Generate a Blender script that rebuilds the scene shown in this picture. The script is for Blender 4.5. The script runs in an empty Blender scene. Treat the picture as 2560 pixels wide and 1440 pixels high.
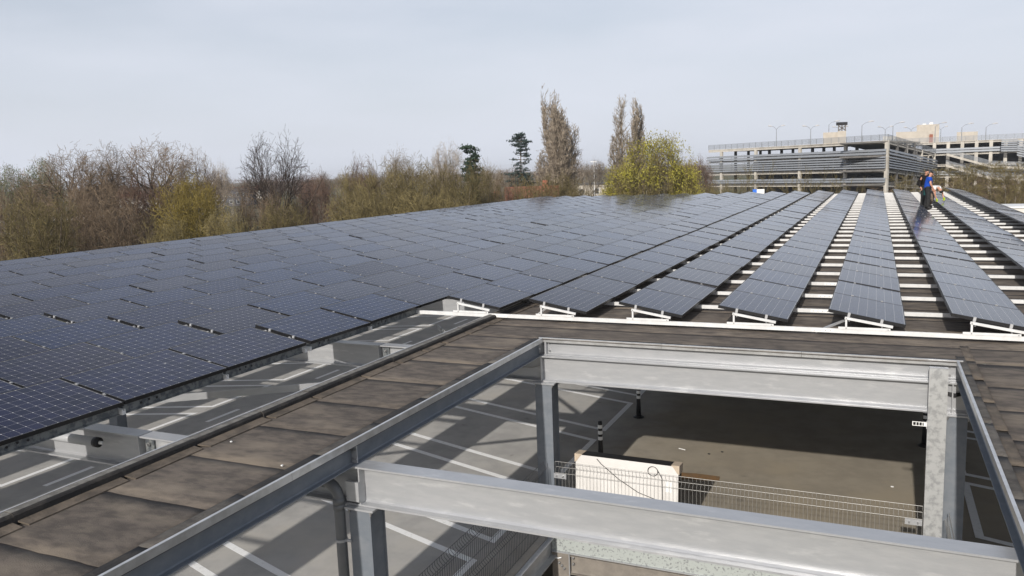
import bpy, bmesh, math, random
import numpy as np
from mathutils import Vector, Matrix

# ------------------------------------------------------------------ scene, camera, light
sc = bpy.context.scene
col = sc.collection
R = math.radians
random.seed(4); rng = np.random.default_rng(4)

F_PX, ROLL, PITCH, YAW = 2015.2, 0.0366, 0.1448, -0.4267      # photo is 2560 x 1440
CAM = np.array([-0.429, -12.515, 2.565])                       # roof surface is z = 0
def _axes():
    cy, sy, cp, sp = math.cos(YAW), math.sin(YAW), math.cos(PITCH), math.sin(PITCH)
    f = np.array([sy*cp, cy*cp, -sp]); r = np.array([cy, -sy, 0.0]); d = np.cross(f, r)
    cr, sr = math.cos(ROLL), math.sin(ROLL)
    return cr*r + sr*d, -sr*r + cr*d, f
AX = _axes()
cam_data = bpy.data.cameras.new('camera'); cam = bpy.data.objects.new('camera', cam_data); col.objects.link(cam)
cam_data.sensor_width = 36.0; cam_data.lens = 36.0*F_PX/2560; cam_data.clip_start = 0.1; cam_data.clip_end = 9000
m = Matrix.Identity(4)
for i in range(3):
    m[i][0], m[i][1], m[i][2], m[i][3] = AX[0][i], -AX[1][i], -AX[2][i], CAM[i]
cam.matrix_world = m; sc.camera = cam
def ray(u, v):
    return AX[0]*(u-1280)/F_PX + AX[1]*(v-720)/F_PX + AX[2]
def at_depth(u, v, d): return CAM + ray(u, v)*d
def at_z(u, v, z): r = ray(u, v); return CAM + r*(z-CAM[2])/r[2]
def at_y(u, v, y): r = ray(u, v); return CAM + r*(y-CAM[1])/r[1]

SUN_ELEV = R(26.5)
world = bpy.data.worlds.new('World'); sc.world = world; world.use_nodes = True
nt = world.node_tree; N = nt.nodes; N.clear()
sky = N.new('ShaderNodeTexSky'); sky.sky_type = 'NISHITA'; sky.sun_disc = False
sky.sun_elevation = SUN_ELEV; sky.sun_rotation = math.pi; sky.air_density = 1.0; sky.dust_density = 2.5; sky.ozone_density = 1.0
tc = N.new('ShaderNodeTexCoord'); mp = N.new('ShaderNodeMapping'); mp.inputs['Scale'].default_value = (1.0, 1.0, 4.5)
nz = N.new('ShaderNodeTexNoise'); nz.inputs['Scale'].default_value = 2.2; nz.inputs['Detail'].default_value = 4; nz.inputs['Roughness'].default_value = .5
rp = N.new('ShaderNodeMapRange'); rp.inputs['From Min'].default_value = .35; rp.inputs['From Max'].default_value = .7
rp.inputs['To Min'].default_value = .30; rp.inputs['To Max'].default_value = .04
mx = N.new('ShaderNodeMix'); mx.data_type = 'RGBA'; mx.inputs['B'].default_value = (7.5, 7.9, 8.85, 1)   # thin even high cloud
bg = N.new('ShaderNodeBackground'); bg.inputs['Strength'].default_value = .1
out = N.new('ShaderNodeOutputWorld'); L = nt.links
L.new(tc.outputs['Generated'], mp.inputs['Vector']); L.new(mp.outputs['Vector'], nz.inputs['Vector']); L.new(nz.outputs['Fac'], rp.inputs['Value'])
sz = N.new('ShaderNodeSeparateXYZ'); L.new(tc.outputs['Generated'], sz.inputs['Vector'])
el = N.new('ShaderNodeMapRange'); el.inputs['From Min'].default_value = 0.0; el.inputs['From Max'].default_value = .6; el.inputs['To Min'].default_value = .25; el.inputs['To Max'].default_value = 3.2
L.new(sz.outputs['Z'], el.inputs['Value'])
m1 = N.new('ShaderNodeMath'); m1.operation = 'MULTIPLY'; L.new(rp.outputs['Result'], m1.inputs[0]); L.new(el.outputs['Result'], m1.inputs[1])
m2 = N.new('ShaderNodeMath'); m2.operation = 'SUBTRACT'; m2.use_clamp = True; m2.inputs[0].default_value = 1.0; L.new(m1.outputs[0], m2.inputs[1])
L.new(m2.outputs[0], mx.inputs['Factor']); L.new(sky.outputs['Color'], mx.inputs['A']); L.new(mx.outputs['Result'], bg.inputs['Color'])
L.new(bg.outputs['Background'], out.inputs['Surface'])
sun_d = bpy.data.lights.new('sun', 'SUN'); sun_d.energy = 4.1; sun_d.angle = R(.7); sun_d.color = (1.0, .95, .885)
sun = bpy.data.objects.new('sun', sun_d); col.objects.link(sun)
sun.rotation_euler = Vector((0.012, math.cos(SUN_ELEV), -math.sin(SUN_ELEV))).to_track_quat('-Z', 'Y').to_euler()
sc.view_settings.view_transform = 'Standard'; sc.view_settings.look = 'None'
sc.view_settings.exposure = 0.0; sc.view_settings.gamma = 1.0; sc.view_settings.use_curve_mapping = False
sc.cycles.max_bounces = 6

# ------------------------------------------------------------------ helpers
def tag(o, label=None, cat=None, group=None, kind=None):
    if label: o['label'] = label
    if cat: o['category'] = cat
    if group: o['group'] = group
    if kind: o['kind'] = kind
    return o
def link(o, parent=None):
    col.objects.link(o)
    if parent is not None: o.parent = parent
    return o
def empty(name, loc=(0, 0, 0), rz=0.0, parent=None):
    o = bpy.data.objects.new(name, None); o.empty_display_size = .2
    o.location = loc; o.rotation_euler = (0, 0, rz); return link(o, parent)
def mesh_np(name, V, Fq, mat, smooth=False):
    """V (n,3); Fq (m,4) or (m,3) index array"""
    me = bpy.data.meshes.new(name); V = np.asarray(V, np.float32); Fq = np.asarray(Fq, np.int32)
    k = Fq.shape[1]; n = len(Fq)
    me.vertices.add(len(V)); me.vertices.foreach_set('co', V.ravel())
    me.loops.add(n*k); me.loops.foreach_set('vertex_index', Fq.ravel())
    me.polygons.add(n); me.polygons.foreach_set('loop_start', np.arange(n, dtype=np.int32)*k)
    me.polygons.foreach_set('loop_total', np.full(n, k, np.int32))
    if smooth: me.polygons.foreach_set('use_smooth', np.ones(n, bool))
    me.update(calc_edges=True)
    if mat: me.materials.append(mat)
    return me
class MB:
    def __init__(s): s.v = []; s.f = []
    def box(s, x0, x1, y0, y1, z0, z1, M=None):
        p = [(x, y, z) for z in (z0, z1) for y in (y0, y1) for x in (x0, x1)]
        if M is not None: p = [tuple(M @ Vector(q)) for q in p]
        b = len(s.v); s.v += p
        s.f += [tuple(b+i for i in q) for q in ((0, 2, 3, 1), (4, 5, 7, 6), (0, 1, 5, 4), (2, 6, 7, 3), (0, 4, 6, 2), (1, 3, 7, 5))]
        return s
    def quadslab(s, a, b, c, d, t):
        """4 top corners, thickness t downwards"""
        p = [tuple(q) for q in (a, b, c, d)] + [(q[0], q[1], q[2]-t) for q in (a, b, c, d)]
        k = len(s.v); s.v += p
        s.f += [tuple(k+i for i in q) for q in ((0, 1, 2, 3), (7, 6, 5, 4), (0, 4, 5, 1), (1, 5, 6, 2), (2, 6, 7, 3), (3, 7, 4, 0))]
        return s
    def bar(s, a, b, w, h=None, up=(0, 0, 1)):
        """box from a to b, width w, height h"""
        h = h or w; a = Vector(a); b = Vector(b); d = (b-a); Ln = d.length; d.normalize()
        u = Vector(up); sd = d.cross(u)
        if sd.length < 1e-4: sd = d.cross(Vector((1, 0, 0)))
        sd.normalize(); u = sd.cross(d)
        M = Matrix((( d.x, sd.x, u.x, a.x), (d.y, sd.y, u.y, a.y), (d.z, sd.z, u.z, a.z), (0, 0, 0, 1)))
        return s.box(0, Ln, -w/2, w/2, -h/2, h/2, M)
    def tube(s, pts, r, n=8, caps=True):
        pts = [Vector(p) for p in pts]; rs = r if hasattr(r, '__len__') else [r]*len(pts)
        prev = None; base = len(s.v)
        for i, p in enumerate(pts):
            d = (pts[min(i+1, len(pts)-1)]-pts[max(i-1, 0)]).normalized()
            if prev is None: u = d.orthogonal().normalized()
            else: u = (prev - d*prev.dot(d)).normalized()
            prev = u; w = d.cross(u)
            for k in range(n):
                a = 2*math.pi*k/n; s.v.append(tuple(p+(u*math.cos(a)+w*math.sin(a))*rs[i]))
        for i in range(len(pts)-1):
            for k in range(n):
                k2 = (k+1) % n; s.f.append((base+i*n+k, base+i*n+k2, base+(i+1)*n+k2, base+(i+1)*n+k))
        if caps:
            s.f.append(tuple(base+k for k in range(n))[::-1]); s.f.append(tuple(base+(len(pts)-1)*n+k for k in range(n)))
        return s
    def prism(s, prof, a, b, axis):
        """closed profile extruded along axis 'x' (prof = y,z) or 'y' (prof = x,z) or 'z' (prof = x,y)"""
        n = len(prof); k = len(s.v)
        for t in (a, b):
            for p in prof:
                s.v.append({'x': (t, p[0], p[1]), 'y': (p[0], t, p[1]), 'z': (p[0], p[1], t)}[axis])
        for i in range(n):
            j = (i+1) % n; s.f.append((k+i, k+j, k+n+j, k+n+i))
        s.f.append(tuple(k+i for i in range(n))[::-1]); s.f.append(tuple(k+n+i for i in range(n)))
        return s
    def mesh(s, name, mat, smooth=False):
        me = bpy.data.meshes.new(name); me.from_pydata(s.v, [], s.f)
        bm = bmesh.new(); bm.from_mesh(me); bmesh.ops.recalc_face_normals(bm, faces=bm.faces); bm.to_mesh(me); bm.free()
        if mat: me.materials.append(mat)
        if smooth:
            for p in me.polygons: p.use_smooth = True
        me.update(); return me
    def build(s, name, mat, parent=None, smooth=False, loc=None):
        o = bpy.data.objects.new(name, s.mesh(name, mat, smooth))
        if loc is not None: o.location = loc
        return link(o, parent)
def inst(name, me, parent=None, loc=(0, 0, 0), rot=(0, 0, 0), scale=(1, 1, 1)):
    o = bpy.data.objects.new(name, me); o.location = loc; o.rotation_euler = rot; o.scale = scale
    return link(o, parent)
def iprof(w, h, tf, tw, c0=0.0, ztop=0.0):
    a, b = w/2, tw/2; z0, z1 = ztop-h, ztop; f = .018
    return [(c0-a, z0), (c0+a, z0), (c0+a, z0+tf), (c0+b+f, z0+tf), (c0+b, z0+tf+f), (c0+b, z1-tf-f), (c0+b+f, z1-tf), (c0+a, z1-tf), (c0+a, z1), (c0-a, z1),
            (c0-a, z1-tf), (c0-b-f, z1-tf), (c0-b, z1-tf-f), (c0-b, z0+tf+f), (c0-b-f, z0+tf), (c0-a, z0+tf)]
ORD = ['zeroth', 'first', 'second', 'third', 'fourth', 'fifth', 'sixth', 'seventh', 'eighth', 'ninth', 'tenth', 'eleventh', 'twelfth', 'thirteenth', 'fourteenth', 'fifteenth',
       'sixteenth', 'seventeenth', 'eighteenth', 'nineteenth', 'twentieth', 'twenty-first', 'twenty-second', 'twenty-third', 'twenty-fourth', 'twenty-fifth', 'twenty-sixth',
       'twenty-seventh', 'twenty-eighth', 'twenty-ninth', 'thirtieth', 'thirty-first', 'thirty-second', 'thirty-third', 'thirty-fourth', 'thirty-fifth']

# ------------------------------------------------------------------ materials
def mat(name, c, rough=.6, metal=0.0, spec=.5, noise=None, c2=None, bump=0.0, bscale=None, detail=6, stretch=(1, 1, 1), lo=.35, hi=.65, c3=None, n3=1.0, lo3=.5, hi3=.7, rand=0.0, edge=None):
    """principled; c mixed with c2 by noise, then with c3 by a second, larger noise; 'rand' varies value per object"""
    M = bpy.data.materials.new(name); M.use_nodes = True; t = M.node_tree; nd = t.nodes; lk = t.links
    b = nd['Principled BSDF']; b.inputs['Roughness'].default_value = rough; b.inputs['Metallic'].default_value = metal
    b.inputs['Specular IOR Level'].default_value = spec; b.inputs['Base Color'].default_value = (*c, 1)
    cur = None
    if noise or bump:
        g = nd.new('ShaderNodeNewGeometry'); mpp = nd.new('ShaderNodeMapping'); mpp.inputs['Scale'].default_value = stretch
        lk.new(g.outputs['Position'], mpp.inputs['Vector'])
        def nz_(scale, det):
            n = nd.new('ShaderNodeTexNoise'); n.inputs['Scale'].default_value = scale; n.inputs['Detail'].default_value = det
            n.inputs['Roughness'].default_value = .62; lk.new(mpp.outputs['Vector'], n.inputs['Vector']); return n
        def mixin(prev, n, colr, a, bb):
            r = nd.new('ShaderNodeMapRange'); r.interpolation_type = 'SMOOTHSTEP'; r.inputs['From Min'].default_value = a; r.inputs['From Max'].default_value = bb
            lk.new(n.outputs['Fac'], r.inputs['Value'])
            x = nd.new('ShaderNodeMix'); x.data_type = 'RGBA'; lk.new(r.outputs['Result'], x.inputs['Factor'])
            if prev is None: x.inputs['A'].default_value = (*c, 1)
            else: lk.new(prev, x.inputs['A'])
            x.inputs['B'].default_value = (*colr, 1); return x.outputs['Result']
        if c2: cur = mixin(None, nz_(noise, detail), c2, lo, hi)
        if c3: cur = mixin(cur, nz_(n3, 4), c3, lo3, hi3)
        if edge:                                                # dirt gathered along the laps of a sheet
            tcn = nd.new('ShaderNodeTexCoord'); sp_ = nd.new('ShaderNodeSeparateXYZ'); lk.new(tcn.outputs['Generated'], sp_.inputs['Vector'])
            pp = nd.new('ShaderNodeMath'); pp.operation = 'PINGPONG'; pp.inputs[1].default_value = .5; lk.new(sp_.outputs['Y'], pp.inputs[0])
            ad = nd.new('ShaderNodeMath'); ad.operation = 'MULTIPLY_ADD'; lk.new(nz_(3.5, 6).outputs['Fac'], ad.inputs[0]); ad.inputs[1].default_value = -.34; lk.new(pp.outputs[0], ad.inputs[2])
            r = nd.new('ShaderNodeMapRange'); r.interpolation_type = 'SMOOTHSTEP'; r.inputs['From Min'].default_value = -.14; r.inputs['From Max'].default_value = .04; r.inputs['To Min'].default_value = .30; r.inputs['To Max'].default_value = 0
            lk.new(ad.outputs[0], r.inputs['Value']); x = nd.new('ShaderNodeMix'); x.data_type = 'RGBA'; lk.new(r.outputs['Result'], x.inputs['Factor']); lk.new(cur, x.inputs['A']); x.inputs['B'].default_value = (*edge, 1); cur = x.outputs['Result']
        if bump:
            bp = nd.new('ShaderNodeBump'); bp.inputs['Strength'].default_value = bump; bp.inputs['Distance'].default_value = .02
            lk.new(nz_(bscale or noise, 4).outputs['Fac'], bp.inputs['Height']); lk.new(bp.outputs['Normal'], b.inputs['Normal'])
    if rand:
        oi = nd.new('ShaderNodeObjectInfo'); r = nd.new('ShaderNodeMapRange'); r.inputs['To Min'].default_value = 1-rand; r.inputs['To Max'].default_value = 1+rand
        lk.new(oi.outputs['Random'], r.inputs['Value']); h = nd.new('ShaderNodeHueSaturation'); lk.new(r.outputs['Result'], h.inputs['Value'])
        if cur is None: h.inputs['Color'].default_value = (*c, 1)
        else: lk.new(cur, h.inputs['Color'])
        cur = h.outputs['Color']
    if cur is not None: lk.new(cur, b.inputs['Base Color'])
    return M
M_galv = mat('galvanised_steel', (.40, .408, .42), .34, .35, .5, 9.0, (.44, .446, .455), .06, 30, stretch=(.45, 1, 2.0), c3=(.52, .525, .53), n3=4.5, lo3=.56, hi3=.72, detail=12)
M_zincp = mat('dull_shade_zinc', (.155, .175, .20), .55, .15, .4, 5.0, (.19, .205, .225), .06, 30, stretch=(1, 1, 1.6), c3=(.13, .145, .165), n3=1.6, lo3=.5, hi3=.8, detail=9)  # duller steel of the posts; on the side channels shade put into the colour
M_galv2 = mat('mottled_galvanised_steel', (.44, .445, .44), .42, .3, .4, 11, (.31, .315, .315), .12, 22, lo=.45, hi=.62, detail=6)
M_speck = mat('speckled_zinc', (.42, .45, .43), .55, .2, .4, 32, (.24, .25, .25), .1, 30, lo=.54, hi=.62, detail=3)
M_zincdk = mat('dull_zinc', (.20, .21, .21), .5, .3, .4, 14, (.09, .10, .11), .1, 20, lo=.42, hi=.6)
M_alu = mat('aluminium', (.70, .70, .69), .42, .08, .5, 9, (.62, .62, .61), rand=.05)
M_clamp = mat('clamp_aluminium', (.40, .40, .40), .5, .2)
M_rim = mat('dusty_steel', (.24, .215, .185), .7, 0, .3, 6, (.19, .17, .148))
M_trim = mat('aluminium_trim', (.62, .62, .62), .32, .6, .5, 6, (.50, .50, .49))
M_bolt = mat('bolt_steel', (.33, .33, .33), .4, .6)
M_black = mat('black_frame', (.008, .008, .009), .42, 0, .4)
M_blackpl = mat('black_plastic', (.012, .012, .013), .5)
M_white = mat('reflective_white', (.78, .78, .76), .45)
M_back = mat('panel_backsheet', (.68, .66, .63), .5, noise=4, c2=(.63, .61, .58))
M_card = mat('cardboard', (.50, .41, .31), .8, noise=20, c2=(.44, .36, .27))
M_pvc = mat('grey_pvc', (.13, .135, .14), .4, noise=5, c2=(.15, .155, .16))
M_wire = mat('zinc_wire', (.27, .265, .25), .45, .3)
M_wired = mat('shaded_wire', (.07, .072, .075), .5, .2)  # darker copy of the zinc wire, shade put into its colour
M_bit = mat('bitumen', (.150, .126, .105), .9, 0, .2, 7.0, (.088, .076, .066), .4, 110, stretch=(.6, 1.3, 1), detail=14, lo=.36, hi=.64, c3=(.215, .180, .142), n3=1.6, lo3=.47, hi3=.72, rand=.07, edge=(.035, .032, .030))
M_bitd = mat('bitumen_dark', (.028, .026, .025), .8, 0, .3, 5, (.060, .053, .046), .5, 40, detail=8, lo=.45, hi=.75)
M_bitg = mat('bitumen_grey_flap', (.115, .105, .092), .85, 0, .3, 6, (.065, .058, .052), .5, 40, detail=8, rand=.2)
M_bitc = mat('weathered_kerb_top', (.20, .19, .17), .85, 0, .3, 9, (.12, .112, .10), .4, 40, detail=8)
M_bitt = mat('bitumen_dusty', (.150, .122, .094), .88, 0, .3, 5, (.08, .066, .053), .5, 40, detail=8, rand=.12)
M_deck = mat('deck_asphalt', (.43, .418, .395), .85, 0, .25, 1.9, (.355, .346, .33), .25, 60, detail=12, c3=(.45, .425, .38), n3=.45, lo3=.48, hi3=.75)
def deck_dirt(M):
    """brown driving dirt on the turning area right of the bays"""
    t = M.node_tree; nd = t.nodes; lk = t.links; b = nd['Principled BSDF']; src = b.inputs['Base Color'].links[0].from_socket
    g = nd.new('ShaderNodeNewGeometry'); sp_ = nd.new('ShaderNodeSeparateXYZ'); lk.new(g.outputs['Position'], sp_.inputs['Vector'])
    n = nd.new('ShaderNodeTexNoise'); n.inputs['Scale'].default_value = .7; n.inputs['Detail'].default_value = 8; lk.new(g.outputs['Position'], n.inputs['Vector'])
    a = nd.new('ShaderNodeMath'); a.operation = 'MULTIPLY_ADD'; lk.new(n.outputs['Fac'], a.inputs[0]); a.inputs[1].default_value = 3.0; lk.new(sp_.outputs['X'], a.inputs[2])
    r = nd.new('ShaderNodeMapRange'); r.interpolation_type = 'SMOOTHSTEP'; r.inputs['From Min'].default_value = -5.0; r.inputs['From Max'].default_value = -2.6; r.inputs['To Max'].default_value = .85; lk.new(a.outputs[0], r.inputs['Value'])
    x = nd.new('ShaderNodeMix'); x.data_type = 'RGBA'; x.blend_type = 'MULTIPLY'; lk.new(r.outputs['Result'], x.inputs['Factor']); lk.new(src, x.inputs['A']); x.inputs['B'].default_value = (.70, .62, .49, 1)
    n2 = nd.new('ShaderNodeTexNoise'); n2.inputs['Scale'].default_value = 2.6; n2.inputs['Detail'].default_value = 3; lk.new(g.outputs['Position'], n2.inputs['Vector'])
    r2 = nd.new('ShaderNodeMapRange'); r2.interpolation_type = 'SMOOTHSTEP'; r2.inputs['From Min'].default_value = .68; r2.inputs['From Max'].default_value = .80; r2.inputs['To Max'].default_value = .45; lk.new(n2.outputs['Fac'], r2.inputs['Value'])
    y = nd.new('ShaderNodeMix'); y.data_type = 'RGBA'; lk.new(r2.outputs['Result'], y.inputs['Factor']); lk.new(x.outputs['Result'], y.inputs['A']); y.inputs['B'].default_value = (.10, .095, .085, 1)
    lk.new(y.outputs['Result'], b.inputs['Base Color'])
deck_dirt(M_deck)
M_paint = mat('road_paint', (.84, .84, .83), .7, 0, .3, 14, (.66, .65, .62), detail=10, lo=.5, hi=.78)
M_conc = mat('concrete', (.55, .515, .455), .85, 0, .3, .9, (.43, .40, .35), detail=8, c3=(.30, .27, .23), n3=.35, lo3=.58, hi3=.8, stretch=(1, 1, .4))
M_concd = mat('concrete_shaded', (.16, .15, .14), .9, noise=.6, c2=(.11, .105, .10))  # dark copy of the concrete, interior shade put into the colour
M_louv = mat('louvre_steel', (.25, .27, .29), .5, .2, .4, 1.5, (.24, .25, .27))
M_render = mat('pale_render', (.50, .455, .39), .85, noise=.8, c2=(.43, .39, .33))
M_lampw = mat('lamp_white', (.50, .50, .50), .5)
M_brick = mat('brick', (.33, .12, .07), .85, noise=6, c2=(.25, .09, .055))
M_tile = mat('roof_tile', (.22, .075, .045), .8, noise=5, c2=(.15, .06, .04))
M_slate = mat('slate', (.07, .072, .08), .7)
M_wwall = mat('white_wall', (.70, .68, .63), .8, noise=1, c2=(.62, .60, .55))
M_winglass = mat('window_glass', (.03, .035, .04), .08, 0, .6)
M_ground = mat('ground', (.085, .075, .035), .95, 0, .2, .08, (.12, .095, .055), detail=8, c3=(.05, .065, .022), n3=.02, lo3=.45, hi3=.65)
M_road = mat('asphalt_road', (.06, .06, .06), .85, noise=.6, c2=(.05, .05, .05))
def bark(name, a, b, r=.18): return mat(name, tuple(x*1.12 for x in a), .9, 0, .2, 1.6, tuple(x*.72 for x in b), rand=r, detail=4, lo=.4, hi=.6)
M_trunk = bark('bark', (.13, .105, .078), (.08, .064, .047))
M_trunkp = bark('pale_bark', (.30, .26, .19), (.15, .13, .095))
M_tw_br = bark('twigs_brown', (.235, .175, .118), (.155, .112, .076))
M_tw_red = bark('twigs_reddish', (.18, .115, .083), (.125, .076, .056))
M_tw_ol = bark('twigs_olive', (.215, .175, .080), (.14, .112, .052))
M_tw_dk = bark('twigs_dark', (.075, .056, .046), (.05, .038, .032), .1)
M_tw_gr = bark('twigs_grey', (.37, .31, .24), (.26, .215, .165))
M_tw_yel = bark('twigs_yellow', (.25, .195, .055), (.20, .150, .04), .08)
M_lime = mat('spring_leaves', (.40, .36, .05), .6, 0, .3, 1.3, (.19, .17, .04), rand=.1)
M_greenish = mat('young_leaves', (.14, .17, .07), .7, 0, .3, .8, (.10, .12, .05), rand=.1)
M_needle = mat('needles', (.022, .042, .026), .7, 0, .3, .7, (.035, .060, .036))
M_needle2 = mat('blue_needles', (.045, .068, .062), .7, 0, .3, .7, (.03, .05, .045))
def cloth(n, c): return mat(n, c, .85, 0, .2, 9, tuple(x*.8 for x in c))
M_blue = cloth('blue_cotton', (.012, .07, .42)); M_blk = cloth('black_cotton', (.014, .012, .012)); M_wht = cloth('white_cotton', (.80, .78, .77))
M_trous = cloth('dark_work_trousers', (.030, .030, .030)); M_teal = cloth('teal_pocket', (.012, .06, .06)); M_beige = cloth('beige_trousers', (.22, .17, .13))
M_skin = mat('skin', (.50, .26, .17), .55); M_hair = mat('dark_hair', (.012, .009, .008), .6); M_glove = cloth('lime_glove', (.42, .60, .02))
M_carw = mat('white_car_paint', (.75, .75, .75), .25); M_card_ = mat('dark_car_paint', (.05, .055, .07), .25); M_tyre = mat('tyre', (.015, .015, .015), .8)
M_bluepl = mat('blue_board', (.01, .14, .62), .5)
M_rust = mat('rust_stain', (.22, .12, .045), .9, noise=7, c2=(.16, .10, .05))

def glass_material():
    M = bpy.data.materials.new('solar_glass'); M.use_nodes = True; t = M.node_tree; nd = t.nodes; lk = t.links
    b = nd['Principled BSDF']; uv = nd.new('ShaderNodeUVMap'); uv.uv_map = 'UVMap'
    sep = nd.new('ShaderNodeSeparateXYZ'); lk.new(uv.outputs['UV'], sep.inputs['Vector'])
    def mth(op, a, bb=None, c=None):
        n = nd.new('ShaderNodeMath'); n.operation = op
        for i, q in enumerate((a, bb, c)):
            if q is None: continue
            if isinstance(q, (int, float)): n.inputs[i].default_value = q
            else: lk.new(q, n.inputs[i])
        return n.outputs[0]
    dx = mth('PINGPONG', sep.outputs['X'], .5); dy = mth('PINGPONG', sep.outputs['Y'], .5)      # distance to the nearest cell joint
    line = mth('LESS_THAN', mth('MINIMUM', dx, dy), .0095)
    dia = mth('LESS_THAN', mth('ADD', dx, dy), .068)
    mrg = mth('MAXIMUM', mth('GREATER_THAN', mth('ABSOLUTE', mth('SUBTRACT', sep.outputs['X'], 4.0)), 4.0), mth('GREATER_THAN', mth('ABSOLUTE', mth('SUBTRACT', sep.outputs['Y'], 6.0)), 6.0))
    fac = mth('MAXIMUM', mth('MAXIMUM', mth('MULTIPLY', line, .55), dia), mth('MULTIPLY', mrg, .6))
    oi = nd.new('ShaderNodeObjectInfo'); cr = nd.new('ShaderNodeMix'); cr.data_type = 'RGBA'
    lk.new(oi.outputs['Random'], cr.inputs['Factor']); cr.inputs['A'].default_value = (.010, .007, .020, 1); cr.inputs['B'].default_value = (.007, .014, .050, 1)
    fl = nd.new('ShaderNodeVectorMath'); fl.operation = 'FLOOR'; lk.new(uv.outputs['UV'], fl.inputs[0])
    wn = nd.new('ShaderNodeTexWhiteNoise'); lk.new(fl.outputs['Vector'], wn.inputs['Vector'])
    hv = nd.new('ShaderNodeHueSaturation'); lk.new(cr.outputs['Result'], hv.inputs['Color']); lk.new(mth('MULTIPLY_ADD', wn.outputs['Value'], .5, .75), hv.inputs['Value'])
    x = nd.new('ShaderNodeMix'); x.data_type = 'RGBA'; lk.new(fac, x.inputs['Factor']); lk.new(hv.outputs['Color'], x.inputs['A']); x.inputs['B'].default_value = (.60, .58, .55, 1)
    # thin film of dust
    g = nd.new('ShaderNodeNewGeometry'); nz = nd.new('ShaderNodeTexNoise'); nz.inputs['Scale'].default_value = 1.3; nz.inputs['Detail'].default_value = 6; lk.new(g.outputs['Position'], nz.inputs['Vector'])
    du = nd.new('ShaderNodeMix'); du.data_type = 'RGBA'; lk.new(mth('MULTIPLY', nz.outputs['Fac'], .015), du.inputs['Factor']); lk.new(x.outputs['Result'], du.inputs['A']); du.inputs['B'].default_value = (.30, .29, .27, 1)
    n9 = nd.new('ShaderNodeTexNoise'); n9.inputs['Scale'].default_value = 7.5; n9.inputs['Detail'].default_value = 2; lk.new(g.outputs['Position'], n9.inputs['Vector'])
    sp9 = nd.new('ShaderNodeMapRange'); sp9.inputs['From Min'].default_value = .775; sp9.inputs['From Max'].default_value = .80; sp9.inputs['To Max'].default_value = .6; lk.new(n9.outputs['Fac'], sp9.inputs['Value'])
    dr = nd.new('ShaderNodeMix'); dr.data_type = 'RGBA'; lk.new(sp9.outputs['Result'], dr.inputs['Factor']); lk.new(du.outputs['Result'], dr.inputs['A']); dr.inputs['B'].default_value = (.55, .54, .5, 1); du = dr
    lk.new(du.outputs['Result'], b.inputs['Base Color'])
    b.inputs['Roughness'].default_value = .16; b.inputs['Specular IOR Level'].default_value = .5; b.inputs['IOR'].default_value = 1.27; b.inputs['Specular Tint'].default_value = (.82, .91, 1.0, 1); b.inputs['Sheen Weight'].default_value = .05; b.inputs['Sheen Roughness'].default_value = .35; b.inputs['Sheen Tint'].default_value = (.72, .84, 1.0, 1)
    lk.new(mth('MULTIPLY_ADD', nz.outputs['Fac'], .10, .07), b.inputs['Roughness'])
    return M
M_glass = glass_material()

# ------------------------------------------------------------------ ground
ZG = -7.5; ZD = -3.0
g = MB(); g.box(-2500, 2500, -300, 4200, ZG-1, ZG); tag(g.build('ground', M_ground), kind='structure')
def ground_pt(u, v): return at_z(u, v, ZG)

# parking deck: four slabs round the stair opening
DX0, DX1, DY0, DY1 = -26.2, 6.2, -13.0, 50.2
OX0, OX1, OY1 = -4.88, .42, -1.62                       # opening in the deck
deck = empty('parking_deck', (0, 0, ZD)); tag(deck, kind='structure')
dk = MB(); T = .28
dk.box(DX0, OX0, DY0, DY1, ZD-T, ZD); dk.box(OX1, DX1, DY0, DY1, ZD-T, ZD); dk.box(OX0, OX1, OY1, DY1, ZD-T, ZD)
o = dk.build('slab', M_deck, deck, loc=(0, 0, -ZD))
w = MB(); w.box(DX0-.02, DX0+.25, DY0, DY1, ZG, ZD-T-.01); w.box(DX1-.25, DX1+.02, DY0, DY1, ZG, ZD-T-.01); w.box(DX0, DX1, DY1-.25, DY1+.02, ZG, ZD-T-.01)
w.build('lower_wall', M_conc, deck, loc=(0, 0, -ZD))
lf = MB(); lf.box(DX0+.3, DX1-.3, DY0, DY1-.3, -6.3, -6.1); lf.build('lower_floor', M_deck, deck, loc=(0, 0, -ZD))
LW = .12; zp = ZD+.004
def mark(name, pts):
    """a polyline of painted strips, mitred, one mesh"""
    b = MB(); P = [Vector((p[0], p[1], 0)) for p in pts]; n = len(P); offs = []
    for i in range(n):
        d1 = (P[i]-P[i-1]).normalized() if i else (P[1]-P[0]).normalized()
        d2 = (P[i+1]-P[i]).normalized() if i < n-1 else d1
        nrm = Vector((-(d1+d2).y, (d1+d2).x, 0)).normalized(); k = LW/2/max(.45, nrm.dot(Vector((-d1.y, d1.x, 0))))
        offs.append(nrm*k)
    for i in range(n-1):
        a0, a1, b0, b1 = P[i]+offs[i], P[i]-offs[i], P[i+1]+offs[i+1], P[i+1]-offs[i+1]
        k = len(b.v); b.v += [(q.x, q.y, zp) for q in (a0, b0, b1, a1)]; b.f.append((k, k+1, k+2, k+3))
    return b.build(name, M_paint, deck, loc=(0, 0, -ZD))
for k in range(-4, 6):                                   # bays left of the opening
    t, b_ = 5.45-2.76*k, 3.38-2.76*k; s = -.325; xr, xl = -5.62, -10.4
    mark('bay_marking', [(xl, t+s*(xl-xr)), (xr, t), (xr, b_), (xl, b_+s*(xl-xr))])
for k in range(-7, 5):                                   # bays across the lane
    t, b_ = 1.52-2.69*k, -.56-2.69*k; s = .36; xr, xl = -15.42, -20.0
    mark('bay_marking', [(xl, t+s*(xl-xr)), (xr, t), (xr, b_), (xl, b_+s*(xl-xr))])
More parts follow.
